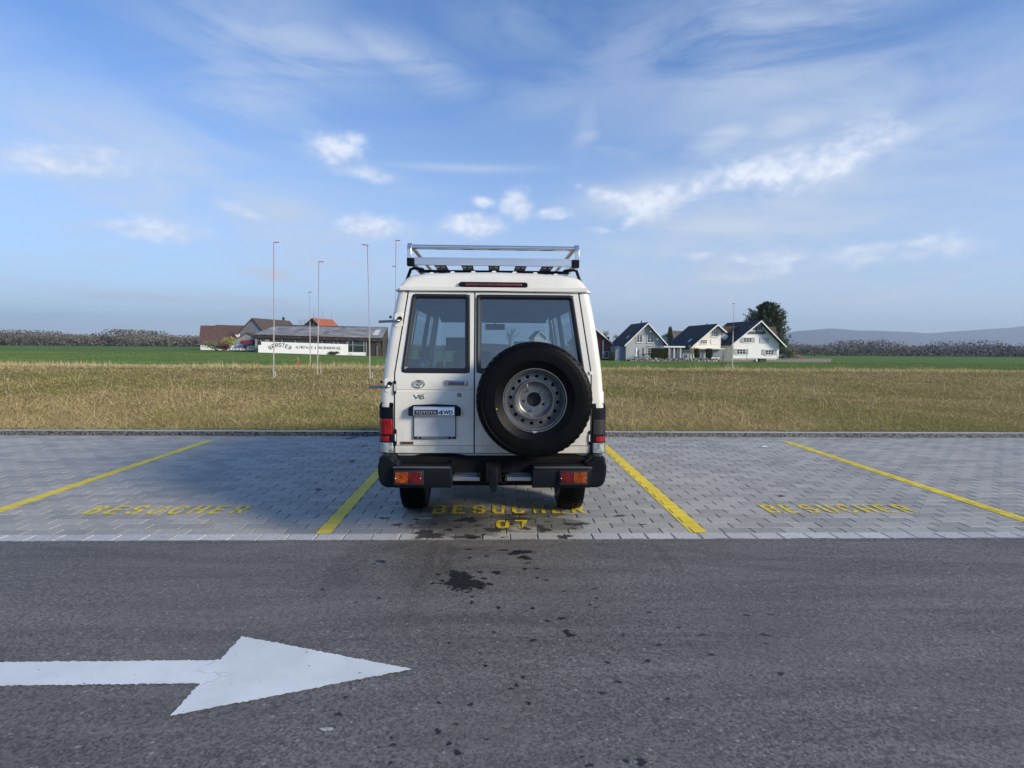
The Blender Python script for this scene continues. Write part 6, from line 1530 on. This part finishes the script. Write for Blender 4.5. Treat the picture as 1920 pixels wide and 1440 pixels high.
# white wall with lettering
lw_ = empty('lettered_wall', tuple(hp(570, 664, -2.2))); tag(lw_, 'long white wall lettered in black slab capitals before the grey-roofed hall', 'lettered wall')
def wp(px, py, d=0): return hp(px, py, -2.2+d)
o_ = MB(); o_.prism([wp(489.8, 661.6), wp(652, 666.9), wp(652, 645.4), wp(489.8, 640.6)], (0, .25, 0)); o_.v = [(a, b_, c-(.6 if k in (0, 1, 4, 5) else 0)) for k, (a, b_, c) in enumerate(o_.v)]
o_.build('wall_panel', M['whitewall'] if 'whitewall' in M else M['stuccow'], lw_)
o_ = MB(); o_.prism([wp(484, 661, -.1), wp(489, 661, -.1), wp(489, 646.8, -.1), wp(484, 646.8, -.1)], (0, .2, 0)); o_.build('low_panel', M['stuccow'], lw_)
def slab_word(word, posf, w, h, th, serif, mb):
    for i, ch in enumerate(word):
        if ch == ' ': continue
        (cx, cy), rot = posf(i)
        for P in stroke_polys(ch, -w/2, -h/2, w, h, th, False, serif):
            c_, s_ = math.cos(R(rot)), math.sin(R(rot))
            q = [wp(cx+(a*c_+b_*s_), cy-(b_*c_-a*s_)) for a, b_ in P]
            q = [v+Vector((0, -.03-.004*(i % 3), 0)) for v in q]
            mb.add(q, [tuple(range(len(q)))])
o_ = MB()
def arc(i): t_ = (i-3)/3; return (525+t_*18.2, 646.6+abs(t_)**1.8*6.0+t_*.6), -t_*30 if False else t_*30
slab_word('GERSTER', lambda i: ((525+(i-3)*6.25, 646.8+((i-3)/3)**2*5.4+(i-3)*.12), (i-3)*10.5), 5.0, 7.4, 1.2, .42, o_)
txt = 'ALTMETALLE & MULDENSERVICE'
slab_word(txt, lambda i: ((555.6+i*3.262, 650.9+i*.086), 1.6), 2.5, 4.8, .74, .30, o_)
o_.build('lettering', M['blacktext'], lw_)
shrub('shrub', 'small dark green bush at the foot of the white lettered wall', 624, 667.5, 118, 2.4, 1.0, 'hedge', 500, .12)
# lamp post, bicycle-like hoop by the bay
p = hp(707, 668, -3); o_ = MB(); o_.tube([p, hp(707, 650.5, -3)], .07, 6); q = hp(707, 650, -3); o_.box(q.x-.22, q.x+.22, q.y-.1, q.y+.1, q.z-.02, q.z+.06); o_.build('path_lamp', M['greywood'], label='slim grey path lamp before the dark boarded end of the hall', cat='lamp post')
o_ = MB(); c = hp(655.5, 667, -3.2); o_.tube([(c.x+.42*math.cos(q), c.y, c.z+.45*math.sin(q)) for q in np.linspace(0, math.pi, 10)], .04, 5); o_.build('bicycle_hoop', M['poleg'], smooth=60, label='low round metal hoop in front of the white parapet of the glazed bay', cat='bicycle rack')
# garden gabled barns on the left
F, b1, rb1 = house('timber_barn', 'grey timber barn with steep dark brown roof behind the hall, with a dark chimney', 'barn', 473, 142, -13, (473.5, 598.2), (449.5, 622.5), (493, 621), (473, 657), 15.5, ('greywood', 'roof_brown'), over=.25, side_over=.3, barge=None)
chimney(F, rb1, 530.5, 594.5, 600.5, 3.2, 13.5)
F, b2, rb2 = house('timber_annexe', 'small grey timber annexe with low gable at the left end of the hall', 'barn', 463, 126, 10, (463.5, 625.2), (439, 638.8), (480, 634), (463, 657), 7, ('greywood', 'roof_brown'), over=.25, side_over=.35, barge=None)
o_ = MB(); a, b_ = at(449, 644.8, 122.5), at(475.5, 638.8, 122.5); o_.prism([(a.x, 122.5, a.z), (a.x+.25, 122.5, b_.z), (b_.x, 122.5, b_.z+.1), (b_.x, 122.5, a.z+.05)], (0, 1.6, 0)); o_.build('skip_container', M['redcloth'], bevel=.05, label='dark red open skip standing against the grey timber annexe', cat='skip')
F, b3, rb3 = house('orange_roof_house', 'brown timber house with bright orange tiled roof behind the hall', 'house', 586, 150, -15, (586, 598), (569, 612), (601, 614), (586, 640), 9.5, ('oldwood', 'roof_orange'), over=.2, side_over=.5, barge='oldwood2')
def low_house(name, label, cat, near, far, wall, roof_, drop=2.5):
    """roof slope facing the camera: near eave and ridge given as photo points with distances, wall under the eave, rear slope behind"""
    A = [at(*p_) for p_ in near]; B = [at(*p_) for p_ in far]; root = empty(name, tuple(A[0]-Vector((0, 0, drop)))); tag(root, label, cat)
    C_ = [v+Vector((0, (B[0].y-A[0].y), -(B[0].z-A[0].z))) for v in B]
    mb = MB(); mb.prism([A[0], A[1], B[1], B[0]], (0, 0, -.2)); mb.prism([B[0], B[1], C_[1], C_[0]], (0, 0, -.2)); mb.build1('roof', M[roof_], root)
    i_ = Vector((.3, .3, -.2)); j_ = Vector((-.3, .3, -.2)); mb = MB()
    a0, a1 = A[0]+i_, A[1]+j_; c0, c1 = C_[0]+Vector((.3, -.3, -.2)), C_[1]+Vector((-.3, -.3, -.2)); d_ = Vector((0, 0, -drop))
    mb.add([a0+d_, a1+d_, c1+d_, c0+d_, a0, a1, c1, c0, B[0]+Vector((.3, 0, -.25)), B[1]+Vector((-.3, 0, -.25))], [(0, 1, 5, 4), (2, 3, 7, 6), (3, 0, 4, 8, 7), (1, 2, 6, 9, 5), (0, 3, 2, 1)]); mb.build1('wall', M[wall], root)
    return root
low_house('brown_roof_house', 'low dark russet roof in front of the farther brown roof, above the yellow-green bush', 'house', [(372, 644, 142), (453, 644, 142)], [(376, 610, 148), (427, 611, 148)], 'stuccow', 'roof_brown2')
low_house('brown_roof_house', 'farther russet-roofed house with dark eave just beside the grey barn', 'house', [(402, 623.5, 156), (449, 624.5, 156)], [(404, 609, 161), (462, 610.5, 161)], 'stuccow', 'roof_brown2', 4)
p = at(429, 636, 148); o_ = MB(); o_.tube([p, at(429.3, 620, 148)], .12, 6); o_.build('white_pipe', M['barge'], label='thin white flue pipe against the left brown roof', cat='flue pipe')
# pile of white wrapped bales / stones
def rock(px, py, Y, sx, sz, m, seed, label, group):
    p = at(px, py, Y); me = boulder_mesh(seed, m); o = place('wrapped_bale', me, p, None, scale=(sx, sx*.8, sz)); 
    for f_ in me.polygons: f_.use_smooth = True
    return tag(o, label, 'bale', group)
k = 0
for row, (py, xs2) in enumerate(((655.3, (433, 439, 445, 451, 457)), (651.4, (436, 442, 448, 454)), (648, (431, 446, 451)))):
    for px in xs2:
        rock(px, py, 124+row*.5, .52, .34, M['bale'], 30+k, 'white wrapped bale, %s in the %s row of the pile beside the red skip' % (('first', 'second', 'third', 'fourth', 'fifth')[xs2.index(px)], ('bottom', 'middle', 'top')[row]), 'white wrapped bales piled beside the hall'); k += 1
o_ = MB()
for i_ in range(3):
    a, b_ = at(463+i_*5, 657, 123.5), at(467.4+i_*5, 648.3, 123.5); o_.box(a.x, b_.x, 123.5, 124.6, a.z, b_.z)
    
o_.build('white_crates', M['bale'], kind='stuff', label='row of white crates standing beneath the red skip', cat='crates')
shrub('shrub', 'olive bush spreading before the low russet roof', 405, 658, 120, 5.5, 2.4, 'olive', 900, .14)
shrub('shrub', 'yellow-green bush in front of the brown roof at the left edge', 428, 652, 120, 2.6, 2.4, 'yellowleaf', 600, .13)
shrub('shrub', 'dark red leaved bush at the left edge below the yellow-green bush', 421, 658, 118, 2.6, 1.5, 'redleaf', 600, .12)
twig_tree('bare_tree', 'small bare bush in front of the white crates', 461, 660, 118, 1.6, 31, .8, depth=4, r0=.04, trunkf=.1, n0=5)
twig_tree('bare_tree', 'faint bare tree top left of the orange roof', 571, 640, 190, 9, 33, .35, depth=5, r0=.05)
# thin antenna-like rods beyond the orange roof
for px, y0, lab in ((588.3, 579, 'left'), (605.4, 580, 'middle'), (621.3, 584, 'right')):
    a, b_ = at(px, y0, 140), at(px, 602, 140); o_ = MB(); o_.tube([b_-Vector((0, 0, 3)), a], .035, 5); o_.build('thin_rod', M['poleg'], label='thin upright rod over the orange roof, %s one of three' % lab, cat='rod', group='thin rods above the orange roof')

# pale and brown roofs seen through the windows of the vehicle
low_house('background_house', 'low brown-roofed building straight behind the vehicle, seen through its windows', 'building', [(858, 664, 84), (962, 667, 84)], [(866, 642, 90), (958, 646, 90)], 'oldwood', 'roof_brown', 2.0)
F, c2_, rc2 = house('background_house', 'small cream gabled house seen through the rear window above the spare wheel', 'house', 1014, 118, 4, (1013.5, 622), (1002, 634), (1026, 634), (1014, 672), 8, ('stuccoc', 'roof_dark'), over=.4, side_over=.2)
twig_tree('bare_tree', 'thin bare tree seen through the rear window left of the cream gable', 955, 668, 75, 4.6, 41, .35, depth=5, r0=.09)
box_hedge(955, 1012, 657, 672, 90, 'long green hedge seen through the rear window below the cream gable', n=900)

# ================= building-profile poles in the meadow
def profile_pole(bx, by, tx, ty, wide_to, red, arm, label, arm2=None, r_=.022, group='building profile poles', stake=None):
    g0 = on_ground(bx, by, KERB_H-.02); Y = g0.y; root = empty('profile_pole', tuple(g0)); tag(root, label, 'marker pole', group)
    a = at(wide_to[0], wide_to[1], Y); t_ = at(tx, ty, Y)
    o_ = MB(); o_.fbox(g0+Vector((-r_, 0, 0)), (2*r_, 0, 0), (0, .03, 0), a-g0); o_.build('batten', M['polew'], root)
    rp0, rp1 = red
    f_ = lambda py: a.lerp(t_, (wide_to[1]-py)/(wide_to[1]-ty))
    o_ = MB(); o_.tube([a-(t_-a).normalized()*.3, f_(rp1)], .010, 5); o_.build('thin_rod', M['poleg'], root)
    o_ = MB(); o_.tube([f_(rp1), f_(rp0)], .0125, 5); o_.build('red_rod', M['polered'], root)
    (x0, y0, x1, y1) = arm; o_ = MB(); o_.tube([at(x0, y0, Y), at(x1, y1, Y)], .018, 4); o_.build('arm', M['polered'], root)
    if arm2: o_ = MB(); o_.tube([at(arm2[0], arm2[1], Y), at(arm2[2], arm2[3], Y)], .016, 4); o_.build('arm', M['polered'], root)
    if stake:
        s0 = on_ground(stake[0], stake[1], KERB_H-.02); s1 = at(stake[0]+.2, stake[2], s0.y); o_ = MB(); o_.fbox(s0-Vector((.022, 0, 0)), (.044, 0, 0), (0, .03, 0), s1-s0)
        o_.build('marker_stake', M['polew'], label=label.replace('pole', 'pole\'s foot stake') if False else 'short wooden stake beside the foot of the ' + stake[3], cat='stake', group='stakes beside the poles')
profile_pole(512.9, 709, 513.3, 454.5, (513.2, 600), (454.5, 530), (513.3, 454.5, 523, 454.2), 'tall pole with red top, nearest the left edge of the photo', stake=(516.3, 708, 696, 'leftmost pole'))
profile_pole(595, 703, 597.8, 491, (597, 598), (491, 548), (596.5, 491, 607, 490.8), 'pole with short top arm, third from the left, before the orange roof', stake=(601.5, 702, 692, 'pole in front of the white wall'))
profile_pole(581.6, 687, 580.3, 547.5, (581, 603), (548, 549), (577, 547.8, 585, 547.5), 'farthest and shortest of the left poles, second from the left', r_=.028)
profile_pole(693.8, 711.5, 688.8, 459, (692.4, 612), (459, 533), (678.3, 458.2, 691, 460), 'slightly leaning pole with arm to the left, closest to the left of the vehicle', stake=(698, 710, 698, 'leaning pole near the vehicle'))
profile_pole(739, 709, 742.5, 451, (741, 600), (451, 500), (741.5, 450.2, 750, 451), 'tall pole mostly hidden behind the left pillar of the vehicle', arm2=(735.3, 499, 742, 499.5))
profile_pole(1373.3, 692, 1376.3, 569, (1374.8, 620), (569, 570), (1373, 569.3, 1378, 569), 'single thin pole in front of the white shuttered house', r_=.026)
# red flag marker
g0 = on_ground(559.5, 688, .05); fl = empty('marker_flag', tuple(g0)); tag(fl, 'crumpled orange-red flag on a short stick at the meadow edge', 'flag')
o_ = MB(); o_.tube([g0, at(558.2, 670, g0.y)], .018, 5); o_.build('flag_stick', M['polew'], fl)
o_ = MB(); L_ = [(558.3, 675), (559.3, 675.5), (560, 680), (560.6, 687), (559, 687.5), (557.5, 684), (556, 681.5), (557.2, 679.5), (558.2, 680)]
o_.prism([at(a, b_, g0.y-.02) for a, b_ in L_], (0, .04, 0)); o_.build('flag_cloth', M['flag'], fl)

# ================= far background: low woods and hills closing the horizon
def far_wood(px0, px1, Y, hmin, hmax, seed, m):
    rr = np.random.default_rng(seed); V = []; Fc = []
    n = int((px1-px0)*42)
    for k in range(n):
        px = rr.uniform(px0, px1); X = (px-925)/FPX*Y; y_ = Y+rr.uniform(0, 40)
        hh = hmin+(hmax-hmin)*(.5+.5*math.sin(px*.045+seed)*math.sin(px*.013+2*seed))*(.45+.55*abs(math.sin(px*.19+3*math.sin(px*.07)))); zc = terrain(X, min(y_, 150))+rr.random()**.7*hh
        a = Vector(tuple(rr.normal(size=3))).normalized()*rr.uniform(.14, .38)*Y/170; b_ = a.orthogonal().normalized()*a.length*.7; c = Vector((X, y_, zc)); i = len(V)
        V += [tuple(c-a), tuple(c+b_), tuple(c+a), tuple(c-b_)]; Fc.append((i, i+1, i+2, i+3))
    mb = MB(); mb.v = V; mb.f = Fc; mb.build('woods', M[m], kind='stuff')
M['farwood'] = pm('bare_woodland', (.12, .11, .10), .9, var=.3, scale=.2)
far_wood(-150, 425, 260, 3, 8, 1, 'farwood'); far_wood(1488, 2100, 250, 3, 8, 4, 'farwood'); far_wood(700, 1160, 300, 1.5, 4, 3, 'farwood')
# hills
def hills(name, Y, prof, m, seed):
    rr = np.random.default_rng(seed); xs3 = np.linspace(-1.15, 1.25, 220); V = []; n = len(xs3)
    ph = rr.random(6)*6.28
    def hz_(t): px = 925+t*FPX; return max(0, float(np.interp(px, [a for a, b_ in prof], [b_ for a, b_ in prof]))+sum(math.sin(t*f_+ph[i])*a_ for i, (f_, a_) in enumerate(((21, .8), (47, .5), (90, .35)))))
    for k, fr in enumerate((0, .35, .7, 1.0, 1.05)):
        for t in xs3:
            yy_ = Y*(1+.25*fr); h = hz_(t)*fr*(1+.25*fr)*(1 if fr <= 1 else .6); V.append((t*yy_, yy_, -2+(h*Y/FPX)))
    mb = MB(); mb.add(V, [(j*n+i, j*n+i+1, (j+1)*n+i+1, (j+1)*n+i) for j in range(4) for i in range(n-1)]); mb.build(name, M[m], smooth=80, kind='structure')
M['hillm'] = pm('wooded_hillside', (.05, .065, .045), .9, var=.25, scale=.004)
hills('mountain', 6500, [(-400, 10), (200, 5), (420, 2), (700, 0), (1380, 0), (1450, 12), (1475, 28), (1500, 33), (1560, 38), (1750, 30), (1950, 46), (2300, 50)], 'hillm', 5)
# air: thin even haze over the whole scene, sky outside it
hzb = MB(); hzb.box(-11000, 12500, -2500, 9500, -6, 420)
hm = bpy.data.materials.new('haze'); hm.use_nodes = True; t = hm.node_tree; t.nodes.clear(); T_ = NT(t)
o_ = T_.n('ShaderNodeOutputMaterial'); v_ = T_.n('ShaderNodeVolumePrincipled'); v_.inputs['Density'].default_value = HAZE; v_.inputs['Color'].default_value = (.72, .84, 1, 1); v_.inputs['Anisotropy'].default_value = .2
T_.l(v_.outputs[0], o_.inputs['Volume'])
if HAZE > 0: hzb.build('haze', hm, kind='stuff')
